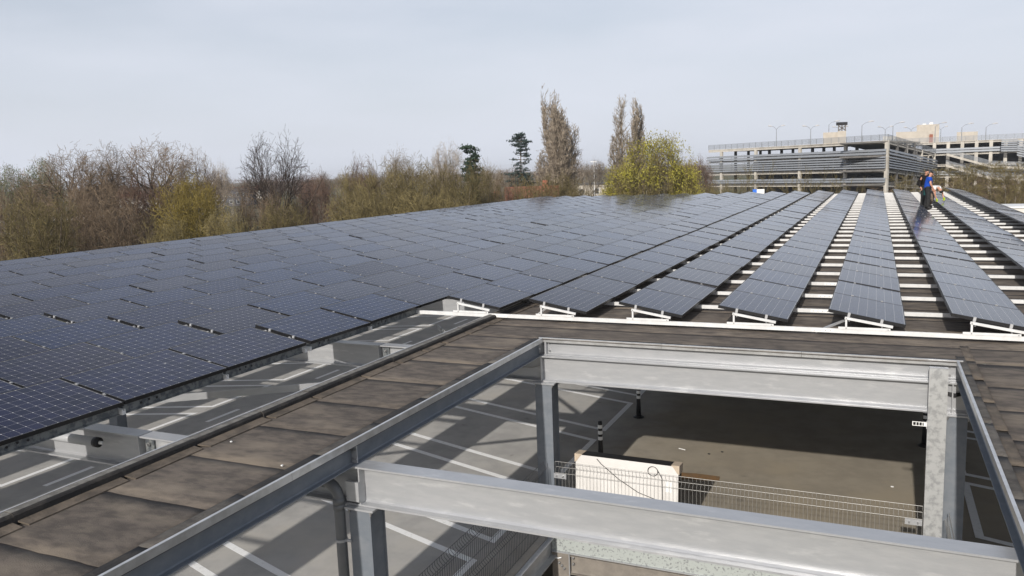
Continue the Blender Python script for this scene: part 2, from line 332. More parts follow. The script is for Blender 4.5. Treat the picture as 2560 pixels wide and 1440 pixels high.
for k in range(-2, 3):                                   # bays right of the opening
    t, b_ = 2.57-2.62*k, .40-2.62*k; s = -.33; xl, xr = 1.08, 5.6
    mark('bay_marking', [(xr, t+s*(xr-xl)), (xl, t), (xl, b_), (xr, b_+s*(xr-xl))])
for k in range(-3, 8):
    y = 1.1+4.08*k; mark('lane_dash', [(-14.59, y), (-14.59, y+1.05)])

# ------------------------------------------------------------------ canopy roof: bitumen sheets on a thin slab
VX0, VX1, VY1, VY0 = -5.03, .54, -1.32, -11.1            # void in the roof
RX0, RX1, RY1 = -6.53, 5.3, 49.9
roof = empty('canopy_roof'); tag(roof, kind='structure')
b = MB(); zt, zb = -.012, -.06
b.box(RX0, VX0, -11.6, RY1, zb, zt); b.box(VX1, RX1, -11.6, RY1, zb, zt); b.box(VX0, VX1, VY1, RY1, zb, zt); b.box(VX0, VX1, -11.6, VY0, zb, zt)
b.build('roof_slab', M_bitd, roof)
def sheet(x0, x1, y0, y1, name='bitumen_sheet', m=None, zo=0.0, over=.05, seg=10):
    """a rolled sheet, its near edge lapping over the next one, slightly wavy"""
    V = []; Fq = []; ny = 5
    for j in range(ny+1):
        for i in range(seg+1):
            fx, fy = i/seg, j/ny
            jx = random.uniform(-.006, .006) if 0 < i < seg else 0
            yy = y0-over+(y1-y0+over)*fy + (random.uniform(-.006, .006) if j in (0, ny) else 0)
            zz = zo+.0035*(1-fy) + random.uniform(-.0004, .0007) - .002
            V.append((x0+(x1-x0)*fx+jx, yy, zz))
    for j in range(ny):
        for i in range(seg):
            a = j*(seg+1)+i; Fq.append((a, a+1, a+seg+2, a+seg+1))
    n = len(V); ring = [i for i in range(seg+1)] + [j*(seg+1)+seg for j in range(1, ny+1)] + [ny*(seg+1)+i for i in range(seg-1, -1, -1)] + [j*(seg+1) for j in range(ny-1, 0, -1)]
    for q in ring: V.append((V[q][0], V[q][1], V[q][2]-.0055))
    for k in range(len(ring)):
        k2 = (k+1) % len(ring); Fq.append((ring[k2], ring[k], n+k, n+k2))
    me = mesh_np(name, V, Fq, m or M_bit)
    return inst(name, me, roof)
ye = [-11.5, -10.9, -9.92, -8.95, -7.97, -7.05, -6.1, -5.15, -4.12, -3.05, -2.1, -1.30]
for a, c in zip(ye[:-1], ye[1:]): sheet(RX0+.13, VX0-.14, a, c)
ye = [-11.5, -10.3, -9.25, -8.2, -7.2, -6.22, -5.25, -4.28, -3.33, -2.40, -1.36]
for a, c in zip(ye[:-1], ye[1:]): sheet(VX1+.20, RX1-.05, a, c, seg=16)
ye = [-1.30, -.42] + [.55+.97*k for k in range(0, 27)]
for i, (a, c) in enumerate(zip(ye[:-1], ye[1:])): sheet(RX0+.13, RX1-.05, a, c, zo=-.001, seg=26)
far = sheet(RX0+.13, RX1-.05, ye[-1], RY1, zo=-.002, seg=26)
# dark worn band next to the void, then short flaps lapped over the edge
y = -11.4; k = 0
while y < -1.35:
    l = random.uniform(.85, 1.02); y2 = min(y+l, -1.33)
    sheet(VX0-.15+random.uniform(-.012, .012), VX0-.012, y, y2, 'edge_flap', M_bitg if k % 2 else M_bitd, zo=.003, over=.03, seg=3); y = y2; k += 1
for k in range(-1, 10):                                   # right of the void: two staggered rows of flaps
    sheet(VX1+.005, VX1+.105, -1.949-.955*k, -1.949-.955*(k-1) if k > -1 else -1.05, 'edge_flap', M_bitg, zo=.006, over=.02, seg=3)
    sheet(VX1+.102, VX1+.205, -2.145-.955*k, -2.145-.955*(k-1) - (.12 if k % 2 else .05), 'edge_flap', M_bitt, zo=.004, over=.02, seg=3)
x = VX0-.1
while x < VX1+.1:                                         # far side of the void
    l = random.uniform(.9, 1.6); sheet(x, min(x+l, VX1+.1), VY1+.015, VY1+.13+random.uniform(0, .02), 'edge_flap', M_bitd, zo=.004, over=.0, seg=5); x += l
# upstand kerb of wrapped pieces along the left edge
ky = [-11.5, -10.6, -9.7, -8.76, -7.78, -6.93, -5.97, -5.17, -4.17, -3.37, -2.64, -2.07, -1.3, -.5, .4, 1.3, 2.2, 3.1, 4.0]
for i, (a, c) in enumerate(zip(ky[:-1], ky[1:])):
    j = random.uniform(-.012, .012); h = .085+random.uniform(-.008, .012); q = MB()
    prof = [(RX0+.004, -.01), (RX0+.12+j, -.01), (RX0+.118+j, h-.02), (RX0+.105+j, h-.004), (RX0+.09, h), (RX0+.02, h+.004), (RX0+.004, h)]
    q.prism(prof, a+.004, c+.012, 'y'); q.build('kerb_wrap', M_bitd, roof)
    q = MB(); q.quadslab((RX0+.006, a+.006, h+.0075), (RX0+.09+j, a+.006, h+.0035), (RX0+.088+j, c+.010, h+.0035), (RX0+.006, c+.010, h+.0075), .003); q.build('kerb_cap', M_bitc, roof)
    f = MB(); f.quadslab((RX0+.11, a+.03, .028), (RX0+.235+random.uniform(-.01, .01), a+.03+random.uniform(0, .05), .012), (RX0+.225+random.uniform(-.01, .015), c-.01, .012), (RX0+.11, c-.01, .028), .012)
    f.build('kerb_fillet', M_bitt, roof)
q = MB(); q.box(RX0-.012, RX0+.003, -11.5, 4.0, -.05, .098); q.build('drip_edge', M_trim, roof)

# ------------------------------------------------------------------ steel frame
def I_beam(name, x0, x1, yc, label, stiff=(), ztop=-.25, w=.20, h=.40):
    e = empty(name, ((x0+x1)/2, yc, ztop-h)); off = (-(x0+x1)/2, -yc, -(ztop-h))
    q = MB(); q.prism(iprof(w, h, .018, .012, yc, ztop), x0, x1, 'x'); q.build('beam_profile', M_galv, e, loc=off)
    for s in stiff:
        q = MB(); q.box(s-.007, s+.007, yc-w/2+.003, yc-.006, ztop-h+.018, ztop-.018); q.build('stiffener', M_galv, e, loc=off)
    return tag(e, label, 'steel beam', 'cross beams of the canopy'), off
nb, noff = I_beam('steel_beam', -7.94, .62, -6.19, 'long galvanised beam crossing the near side of the void, closest to camera', (-4.985,))
q = MB(); q.box(-5.125, -4.975, -6.318, -6.29, -.60, -.40); q.build('gusset_plate', M_galv, nb, loc=noff)
fb, foff = I_beam('steel_beam', -7.94, 5.2, -1.32, 'galvanised beam along the far side of the void below the roof edge', (-5.04, .50))
for x0 in (-26.0,):
    lb, lo_ = I_beam('steel_beam', x0, -7.96, -6.19, 'galvanised beam running under the left panel rows beside the tube lamp', (-7.975,))
    lb2, lo2 = I_beam('steel_beam', x0, -7.96, -1.32, 'galvanised beam running under the left panel rows below the front rail', (-7.975,))
def bolts(parent, pts, off, r=.018, axis=(0, -1, 0)):
    for p in pts:
        q = MB(); a = Vector(p); q.tube([a, a+Vector(axis)*.022], r, 6); q.tube([a+Vector(axis)*.02, a+Vector(axis)*.045], r*.55, 6); q.build('bolt', M_bolt, parent, loc=off)
for e, of, yc in ((nb, noff, -6.19), (fb, foff, -1.32)):
    q = MB(); q.box(-7.93, -7.80, yc-.035, yc-.008, -.62, -.28); q.build('splice_plate', M_zincdk, e, loc=of)
    bolts(e, [(-7.865, yc-.035, -.35), (-7.865, yc-.035, -.53)], of, .024)
for y in (3.6, 8.5):
    I_beam('steel_beam', -26, 5.2, y, 'galvanised beam under the panels, ' + ('first' if y < 5 else 'second') + ' behind the front rail')
# edge channels round the void with a thin aluminium trim on top
def channel(name, a, c, axis, pos, side, label, z0=-.248, z1=-.008, d=.075):
    """C-section; open side faces the void"""
    t = .009; s = side
    prof = [(pos+s*d, z0), (pos, z0), (pos, z1), (pos+s*d, z1), (pos+s*d, z1-t), (pos+s*t, z1-t), (pos+s*t, z0+t+.012), (pos+s*(t+.012), z0+t), (pos+s*d, z0+t)]
    if axis == 'x': loc = ((a+c)/2, pos, z0)
    else: loc = (pos, (a+c)/2, z0)
    e = empty(name, loc); off = tuple(-v for v in loc)
    q = MB(); q.prism(prof, a, c, axis); q.build('channel_profile', M_zincp if axis == 'y' else M_galv, e, loc=off)
    n = int((c-a)/2.1)+1; st = (c-a)/n
    for i in range(n):
        q = MB(); x0, x1 = a+i*st+.002, a+(i+1)*st-.002; p0, p1 = sorted((pos+s*(d+.001), pos+s*(d+.006))); r0, r1 = sorted((pos+s*(d-.022), pos+s*(d+.006)))
        if axis == 'x': q.box(x0, x1, p0, p1, -.052, .014); q.box(x0, x1, r0, r1, .014, .018)
        else: q.box(p0, p1, x0, x1, -.052, .014); q.box(r0, r1, x0, x1, .014, .018)
        q.build('trim_length', M_trim, e, loc=off)
    return tag(e, label, 'edge channel', 'channels round the roof void'), off
chL, oL = channel('edge_channel', VY0, VY1-.02, 'y', VX0-.075, 1, 'grey edge channel along the left side of the void beside the walkway')
chF, oF = channel('edge_channel', VX0-.07, VX1+.07, 'x', VY1+.075, -1, 'pale edge channel along the far side of the void, above the big beam')
chR, oR = channel('edge_channel', VY0, VY1-.02, 'y', VX1+.075, -1, 'grey edge channel along the right side of the void beside the bitumen flaps')
for y in (-6.22,):
    q = MB(); q.box(VX0-.066, VX0-.002, y-.006, y+.006, -.236, -.02); q.build('stiffener', M_galv, chL, loc=oL)
    bolts(chL, [(VX0-.045, y-.02, -.10), (VX0-.045, y-.02, -.19)], oL, .014, (1, 0, 0))
q = MB(); q.box(VX0+.022, VX0+.05, VY1-.002, VY1+.066, -.236, -.018); q.build('end_plate', M_galv, chF, loc=oF)
bolts(chF, [(VX0+.085, VY1+.062, -.07), (VX0+.085, VY1+.062, -.19)], oF, .016); bolts(chF, [(VX1-.07, VY1+.062, -.07), (VX1-.07, VY1+.062, -.19)], oF, .016)
for x in np.arange(-4.6, .2, .83): bolts(chF, [(x, VY1+.03, -.25)], oF, .012, (0, 0, -1))
# columns
def h_post(name, x, y, label, z1=-.652, s=.23, plate=True):
    e = empty(name, (x, y, ZD)); q = MB(); zz0, zz1 = 0.0, z1-ZD-.02; a = s/2
    q.prism([(-a, -a), (a, -a), (a, -a+.02), (a-.012, -a+.022), (a-.012, a-.022), (a, a-.02), (a, a), (-a, a), (-a, a-.02), (-a+.012, a-.022), (-a+.012, -a+.022), (-a, -a+.02)], 0, zz1, 'z')
    q.build('column_profile', M_zincp, e)
    q = MB(); q.box(-a-.03, a+.05, -a-.03, a+.03, zz1, zz1+.019); q.build('cap_plate', M_galv, e)
    q = MB(); q.box(-a-.05, a+.05, -a-.05, a+.05, 0, .015); q.build('base_plate', M_galv, e)
    for sx in (-1, 1): bolts(e, [(sx*(a-.0)+.01, -a-.01, zz1-.002)], (0, 0, 0), .014, (0, 0, -1))
    return tag(e, label, 'steel post', 'posts carrying the canopy')
h_post('steel_post', -4.985, -1.34, 'blue grey steel post under the far left corner of the void', s=.27)
h_post('steel_post', -4.975, -6.20, 'grey steel post under the near beam beside the drainpipe', s=.25)
h_post('steel_post', .56, -1.32, 'smooth blue grey steel post behind the mottled galvanised post')
for x, y, l in ((-14.5, -6.2, 'steel post under the left array, nearest one'), (-14.5, -1.32, 'steel post under the left array in line with the far beam')): h_post('steel_post', x, y, l)
e = empty('galvanised_post', (.33, -1.50, ZD-.9)); q = MB()
q.prism([(-.105, -.05), (.105, -.05), (.105, .04), (.097, .04), (.097, -.042), (-.097, -.042), (-.097, .04), (-.105, .04)], 0, -.02-ZD+.9-.028, 'z'); q.build('post_profile', M_galv2, e)
q = MB(); q.box(-.103, .103, -.048, .036, -.02-ZD+.9-.026, -.02-ZD+.9-.02); q.build('post_cap', M_galv, e)
tag(e, 'mottled galvanised upright standing at the far right corner of the void', 'steel post')
bk = empty('perforated_bracket', (.16, -1.45, -.80)); q = MB()
q.box(-.10, .075, 0, .004, -.028, -.020); q.box(-.10, .075, 0, .004, .020, .028); q.box(-.10, -.09, 0, .004, -.02, .02); q.box(.03, .075, 0, .004, -.02, .02)
for i in range(3): q.box(-.06+i*.034, -.052+i*.034, 0, .004, -.02, .02)
q.build('bracket_strip', M_white, bk); q = MB(); q.box(.06, .07, -.03, .0, -.05, .05); q.build('bracket_foot', M_alu, bk); tag(bk, 'small white perforated bracket fixed to the mottled galvanised post', 'bracket')
# drainpipe
e = empty('drainpipe', (-5.20, -6.36, ZD)); P = []
P = [(-.42, .02, -.42-ZD)] + [(-.16+.0+.16*math.sin(t)-.0, .02, -.42-ZD-.16*(1-math.cos(t))) for t in np.linspace(0, math.pi/2, 7)] + [(0, .02, .02)]
q = MB(); q.tube(P, .055, 14); q.build('pipe', M_pvc, e, True)
for z, r in ((-.60, .062), (-.66, .061), ): q = MB(); q.tube([(0, .02, z-ZD-.03), (0, .02, z-ZD+.03)], r, 14); q.build('pipe_socket', M_pvc, e, True)
q = MB(); q.tube([(0, .02, -1.02-ZD), (0, .02, -.995-ZD)], .0625, 14); q.box(.05, .12, .01, .03, -1.02-ZD, -.995-ZD); q.build('pipe_clip', M_galv, e)
q = MB(); q.tube([(-.20, .02, -.42-ZD), (-.15, .02, -.42-ZD)], .063, 14); q.build('pipe_socket', M_pvc, e, True)
tag(e, 'dark grey plastic drainpipe bending down beside the near left post', 'drainpipe')
# tube lamp on left beam
e = empty('tube_lamp', (-9.2, -6.36, -.36)); q = MB(); q.tube([(-.65, 0, 0), (.62, 0, 0)], .055, 12); q.build('lamp_tube', mat('opal_tube', (.40, .41, .42), .35), e, True)
q = MB(); q.tube([(.62, 0, 0), (.68, 0, 0)], .060, 12); q.build('end_fitting', M_blackpl, e, True); q = MB(); q.tube([(.69, 0, 0), (.74, 0, 0)], .02, 8); q.build('cable_gland', M_white, e, True)
tag(e, 'pale tube lamp with black end fitting along the left beam', 'lamp')
# flat diagonal braces in the open strip
def brace(p0, p1, label):
    e = empty('diagonal_brace', p0); a, c = Vector(p0), Vector(p1); q = MB(); q.bar((0, 0, 0), c-a, .012, .10); q.build('flat_bar', M_galv, e)
    d = (c-a).normalized(); q = MB(); q.bar(d*.35, d*.62, .03, .11); q.build('joint_plate', M_zincdk, e)
    return tag(e, label, 'brace', 'diagonal braces under the canopy')
brace((-10.1, -5.05, -.42), (-6.6, -2.55, -.42), 'long flat diagonal brace crossing the open strip beside the walkway')
brace((-8.2, 1.0, -.42), (-6.55, -.9, -.42), 'short diagonal brace below the front rail')
# coil of black cable
e = empty('cable_coil', (.47, -1.30, -.40)); 
for k in range(4):
    q = MB(); q.tube([(-.10, .0, .012*k), (-.03, -.06, -.02+.012*k), (.06, -.07, -.035+.012*k), (.14, -.03, -.02+.012*k)], .008, 6); q.build('cable_loop', M_blackpl, e, True)
tag(e, 'black cable coil hanging behind the mottled post at the void corner', 'cable')
q = MB(); q.tube([(-5.05, -1.42, -.40), (-5.18, -1.40, -.44), (-5.45, -1.40, -.45), (-5.75, -1.4, -.44)], .008, 6); o = q.build('cable', M_wire, smooth=True); tag(o, 'thin grey conduit on the beam left of the far left post', 'conduit')

# ------------------------------------------------------------------ solar array
W, LEN, P, TILT, ZLO, ROWP = 1.046, 1.559, 1.579, 0.1797, .20, 1.591
FT = .046
def panel_frame():
    q = MB(); e = .012
    q.box(0, W, 0, e, -FT, 0); q.box(0, W, LEN-e, LEN, -FT, 0); q.box(0, e, e, LEN-e, -FT, 0); q.box(W-e, W, e, LEN-e, -FT, 0)
    return q.mesh('frame', M_black)
def panel_glass():
    e = .0122; z = -.0025
    V = [(e, e, z), (W-e, e, z), (W-e, LEN-e, z), (e, LEN-e, z), (e, e, z-.006), (W-e, e, z-.006), (W-e, LEN-e, z-.006), (e, LEN-e, z-.006)]
    me = bpy.data.meshes.new('cell_glass'); me.from_pydata(V, [], [(0, 1, 2, 3), (7, 6, 5, 4)]); me.materials.append(M_glass); me.materials.append(M_back)
    me.polygons[1].material_index = 1
    uv = me.uv_layers.new(name='UVMap'); u0, u1, v0, v1 = -.04, 8.04, -.04, 12.04
    for i, c in enumerate([(u0, v0), (u1, v0), (u1, v1), (u0, v1), (u0, v1), (u1, v1), (u1, v0), (u0, v0)]): uv.data[i].uv = c
    me.update(); return me
def clamp_mesh(end=False):
    q = MB()
    if end: q.box(-.018, .018, -.022, -.001, -FT-.02, .006); q.box(-.018, .018, -.001, .012, .0005, .006); q.tube([(0, -.016, .005), (0, -.016, .012)], .007, 6)
    else: q.box(-.018, .018, -.004, .024, .0005, .0055); q.box(-.02, .02, .003, .017, -.04, .001); q.tube([(0, .01, .006), (0, .01, .012)], .007, 6)
    return q.mesh('clamp', M_clamp)
ME_F, ME_G, ME_C, ME_E = panel_frame(), panel_glass(), clamp_mesh(), clamp_mesh(True)
CL = (.276*W, .70*W)
cells = []                                                  # (row, index, y0, region)
for row in range(-10, 9):
    xh = (row-5)*ROWP - W*math.cos(TILT)
    if row <= 0:
        for k in range(-1, 5): cells.append((row, -(k+2)+1, -3.27-P*(k+1)-LEN, 'near'))
        for k in range(0, 18): cells.append((row, k+1, -3.158+P*k, 'mid'))
        for k in range(15): cells.append((row, k+19, -3.158+18*P+.10+P*k, 'far'))
    else:
        for k in range(16): cells.append((row, k+1, P*k, 'mid'))
        for k in range(15): cells.append((row, k+17, 16*P+.10+P*k, 'far'))
def proj_area(row, y0):
    xh = (row-5)*ROWP - W*math.cos(TILT); xl = (row-5)*ROWP
    pts = np.array([(xh, y0, ZLO+W*math.sin(TILT)), (xl, y0, ZLO), (xl, y0+LEN, ZLO), (xh, y0+LEN, ZLO+W*math.sin(TILT))]) - CAM
    z = pts@AX[2]
    if (z < .5).any(): return 0
    u = 1280+F_PX*(pts@AX[0])/z; v = 720+F_PX*(pts@AX[1])/z
    if (u < 0).all() or (u > 2560).all() or (v > 1440).all(): return 0
    return abs(np.dot(u, np.roll(v, 1))-np.dot(v, np.roll(u, 1)))/2
areas = [(proj_area(c[0], c[2]), c) for c in cells]
areas = [a for a in areas if a[0] > 0 or a[1][2] < 4]
areas.sort(key=lambda a: -a[0])
near_cells = [a[1] for a in areas[:300]]; rest = [a[1] for a in areas[300:]]
def panel_matrix(row, y0, wob=True):
    xh = (row-5)*ROWP - W*math.cos(TILT)
    rx, ry = (random.gauss(0, .0042), random.gauss(0, .0048)) if wob else (0, 0)
    return Matrix.Translation((xh, y0, ZLO+W*math.sin(TILT))) @ Matrix.Rotation(TILT+ry, 4, 'Y') @ Matrix.Rotation(rx, 4, 'X')
def row_name(row): return ORD[9-row] + ' row from the right' if row < 8 else 'rightmost row'
for row, k, y0, reg in near_cells:
    e = bpy.data.objects.new('solar_panel', None); e.empty_display_size = .2; link(e); e.matrix_world = panel_matrix(row, y0)
    inst('frame', ME_F, e); inst('cell_glass', ME_G, e)
    first = (reg == 'mid' and k == 1) or (reg == 'far' and k == (19 if row <= 0 else 17))
    for c in CL:
        inst('clamp', ME_C, e, (c, LEN, 0))
        if first: inst('clamp', ME_E, e, (c, 0, 0))
    if reg == 'near': lab = f'solar panel, {ORD[-k]} before the near wide cross gap, {row_name(row)}'
    elif row <= 0: lab = f'solar panel, {ORD[k]} beyond the near wide cross gap, {row_name(row)}'
    else: lab = f'solar panel, {ORD[k]} from the front end of the {row_name(row)}'
    tag(e, lab, 'solar panel', 'tilted solar panels on the canopy')
# all the farther panels as one object
def merged(cells_):
    out = {}
    src = {'f': ME_F, 'g': ME_G, 'c': ME_C}
    V = []; Fc = []; mi = []; UV = []; base = 0
    def add(me, Mx, midx, uv):
        nonlocal base
        co = np.empty(len(me.vertices)*3); me.vertices.foreach_get('co', co); co = co.reshape(-1, 3)
        A = np.array(Mx); V.append(co@A[:3, :3].T+A[:3, 3])
        for p in me.polygons:
            Fc.append([base+i for i in p.vertices]); mi.append(midx)
            UV.extend([tuple(me.uv_layers[0].data[li].uv) for li in p.loop_indices] if uv else [(0, 0)]*len(p.vertices))
        base += len(me.vertices)
    for row, k, y0, reg in cells_:
        Mx = panel_matrix(row, y0); add(ME_F, Mx, 0, False); add(ME_G, Mx, 1, True)
        for c in CL: add(CB, Mx@Matrix.Translation((c, LEN, 0)), 2, False)
    me = bpy.data.meshes.new('far_solar_panels'); me.from_pydata(np.concatenate(V).tolist(), [], Fc)
    for M_ in (M_black, M_glass, M_clamp): me.materials.append(M_)
    me.polygons.foreach_set('material_index', mi); uv = me.uv_layers.new(name='UVMap'); uv.data.foreach_set('uv', np.array(UV, np.float32).ravel()); me.update(); return me
CB = MB().box(-.018, .018, -.004, .024, .0005, .0055).mesh('clamp_block', M_clamp)
o = inst('far_solar_panels', merged(rest)); tag(o, 'far part of the solar array, hundreds of tilted panels reaching the far roof edge', 'solar panels', kind='stuff')

# rails across the roof, one under every panel joint
def rail_mesh(x0, x1):
    q = MB(); w, z0, z1 = .022, .045, .105
    q.prism([(-w, z0), (w, z0), (w, z1), (.008, z1), (.008, z1-.02), (-.008, z1-.02), (-.008, z1), (-w, z1)], x0, x1, 'x'); return q
rys = [('near', -3.158-.115-P*k) for k in range(5, -1, -1)] + [('mid', -3.158-.01+P*k) for k in range(0, 19)] + [('far', -3.158+18*P+.09+P*k) for k in range(0, 16)]
rn = 0
for reg, y in rys:
    right = y > -.2; x1 = RX1-.35 if right else -7.965; x0 = -25.6
    front = abs(y+.01) < .05
    e = empty('mounting_rail', (0, y-(.03 if front else 0), 0))
    rail_mesh(x0, x1).build('rail_profile', M_alu, e)
    if right and y < 14:
        for sx in ((-6.35, -1.1) if front else ((-1.25+.02*rn, 3.2) if y < 6 else ())):
            q = MB(); q.box(sx-.15, sx+.15, -.027, -.0225, .05, .10); q.build('splice_plate', M_white, e)
            for b_ in range(4):
                q = MB(); q.tube([(sx-.11+b_*.073, -.0275, .075), (sx-.11+b_*.073, -.034, .075)], .007, 6); q.build('bolt', M_bolt, e)
    if right: rn += 1
    lab = ('long white aluminium rail along the front ends of the panel rows' if front else
           f'white aluminium rail across the roof, {ORD[rn]} from the front rail' if right else f'aluminium rail end poking out under the ninth row, {ORD[[r[1] for r in rys if r[1] < -.2].index(y)+1]} from the near end')
    tag(e, lab, 'mounting rail', 'rails under the solar panels')
# triangular supports on the front rail and at the near wide gap
def support(x_low, y, zr, label):
    xh = x_low-W*math.cos(TILT); e = empty('panel_support', (xh, y, zr)); s, c = math.sin(TILT), math.cos(TILT)
    q = MB(); q.box(.14, .83, -.026, -.012, .0, .036); q.box(.14, .83, -.012, .02, .0, .006); q.build('base_tray', M_alu, e)
    zt = ZLO+W*s-zr-FT-.03
    q = MB(); q.bar((.245, -.02, .035), (.245, -.02, zt-.055), .026, .03, up=(0, 1, 0)); q.build('upright', M_alu, e)
    q = MB(); q.bar((.225, -.02, zt-.038), (.86, -.02, zt-.038-.635*math.tan(TILT*.93)), .03, .036); q.build('top_bar', M_alu, e)
    for cx in (.276, .70):
        q = MB(); zz = ZLO+W*s-zr-cx*W*s-FT-.018; q.tube([(cx*W*c, -.012, zz-.05), (cx*W*c, -.012, zz)], .012, 8); q.build('stud', M_bolt, e)
    for bx, bz in ((.245, .02), (.80, .02), (.245, zt-.04)):
        q = MB(); q.tube([(bx, -.034, bz), (bx, -.040, bz)], .008, 6); q.build('bolt', M_bolt, e)
    q = MB(); q.tube([(.44, -.01, .13), (.47, .02, .10), (.50, .01, .115), (.53, -.01, .09), (.58, .03, .11)], .006, 6); q.build('connector_cable', M_blackpl, e)
    return tag(e, label, 'panel support', 'triangular supports on the front rail')
for row in range(1, 7): support((row-5)*ROWP, -.045, .105, f'white triangular support under the front end of the {row_name(row)}')
for row in range(-6, 1): support((row-5)*ROWP, -3.20, .105, f'triangular panel support in the wide cross gap, {row_name(row)}')
# folded zinc sill under the outer edge of the ninth row
for i, (a, c) in enumerate([(r[1], s[1]) for r, s in zip(rys[:8], rys[1:9])]):
    if c-a < .5: continue
    e = empty('zinc_sill', (-8.02, (a+c)/2, .04)); q = MB(); l = (c-a)/2-.03
    q.prism([(-.05, 0), (.02, 0), (.02, .012), (.0, .016), (.0, .108), (-.05, .108)], -l, l, 'y'); q.build('sill_profile', M_zincdk, e)
    for k in range(3):
        q = MB(); q.tube([(.0, -l+.25+k*.11, .06+.01*(k % 2)), (.006, -l+.25+k*.11, .06+.01*(k % 2))], .014, 8); q.build('rivet_hole', M_blackpl, e)
    tag(e, f'dark zinc sill under the open edge of the ninth panel row, {ORD[i+1]} from the near end', 'sill', 'zinc sills under the array edge')
q = MB(); q.bar((-1.62, -.035, .02), (-1.06, .40, .22), .03, .03); o = q.build('loose_bar', M_galv, loc=(.42, .0, .02)); tag(o, 'short aluminium prop leaning at the front rail beside the fourth row from the right', 'prop')
q = MB(); q.bar((-5.62-.06, .02, .10), (-5.52, .42, .25), .022, .022); o = q.build('loose_bar', M_alu); tag(o, 'thin aluminium strut behind the front rail at the second walkway-side row', 'prop')

# ------------------------------------------------------------------ things on the parking deck
def bollard(u, v, z, label, base=None):
    p = base or at_z(u, v, z); e = empty('bollard', (p[0], p[1], ZD)); h = .80
    q = MB(); q.tube([(0, 0, 0), (0, 0, .015), (0, 0, .03), (0, 0, .05)], [.12, .12, .08, .055], 16); q.build('base', M_blackpl, e, True)
    q = MB(); q.tube([(0, 0, .04), (0, 0, .30), (0, 0, .46), (0, 0, h-.03), (0, 0, h)], [.055, .047, .042, .041, .034], 14); q.build('post', M_blackpl, e, True)
    for k in range(3):
        z0 = .70-k*.115; q = MB(); q.tube([(0, 0, z0-.034), (0, 0, z0+.034)], .0445, 14, False); q.build('white_band', M_white, e, True)
    return tag(e, label, 'bollard', 'flexible bollards on the deck')
bollard(1597, 1043, ZD, 'black bollard with white bands standing farthest back below the far beam')
bollard(1500, 1053, ZD+.8, 'black bollard with white bands just behind the leaning panel')
bollard(2311, 1115, ZD, 'black bollard half hidden behind the mottled galvanised post')

def mesh_fence(p0, p1, label, h=1.1, z0=ZD+.05, wr=.0024, wm=None, brackets=True):
    a = Vector((p0[0], p0[1], z0)); c = Vector((p1[0], p1[1], z0)); d = (c-a); Ln = d.length; d.normalize(); nrm = Vector((-d.y, d.x, 0))
    e = empty('wire_fence', a)
    def prof(z):                                           # the folded profile
        off = 0
        for f in (h-.10, h-.62):
            t = abs(z-f)
            if t < .05: off = .045*(1-t/.05)
        return off
    zs = [0] + [z for f in (h-.62, h-.10) for z in (f-.05, f, f+.05)] + [h]
    q = MB(); n = int(Ln/.055)
    for i in range(n+1):
        b0 = d*(Ln*i/n); q.tube([b0+Vector((0, 0, z))+nrm*prof(z) for z in zs], wr, 4, False)
    tag(q.build('vertical_wires', wm or M_wire, e), kind='stuff')
    for z in [.02, .22, h-.67, h-.57, h-.40, h-.18, h-.10, h]:
        q = MB(); o_ = nrm*(prof(z)+.004); q.tube([o_+Vector((0, 0, z)), o_+Vector((0, 0, z))+d*Ln], .0034, 5); q.build('horizontal_wire', wm or M_wire, e)
    if brackets:
        for s in (.08, Ln-.10):
            q = MB(); M_ = Matrix.Translation(d*s-nrm*.012+Vector((0, 0, h-.22))) @ d.to_track_quat('X', 'Z').to_matrix().to_4x4(); q.box(-.10, .10, -.004, .004, -.04, .04, M_); q.build('bracket', M_galv, e)
            bolts(e, [tuple(d*(s+k)-nrm*.016+Vector((0, 0, h-.22))) for k in (-.05, .05)], (0, 0, 0), .012, tuple(-nrm))
    return tag(e, label, 'wire fence', 'welded wire fences round the deck opening')
mesh_fence((-4.80, -1.55), (.21, -1.55), 'welded wire fence along the far side of the deck opening')
mesh_fence((-4.96, -1.62), (-4.96, -9.0), 'welded wire fence along the left side of the deck opening', brackets=False, wr=.0034, wm=M_wired)
mesh_fence((.50, -9.0), (.50, -1.66), 'welded wire fence along the right side of the deck opening', brackets=False)
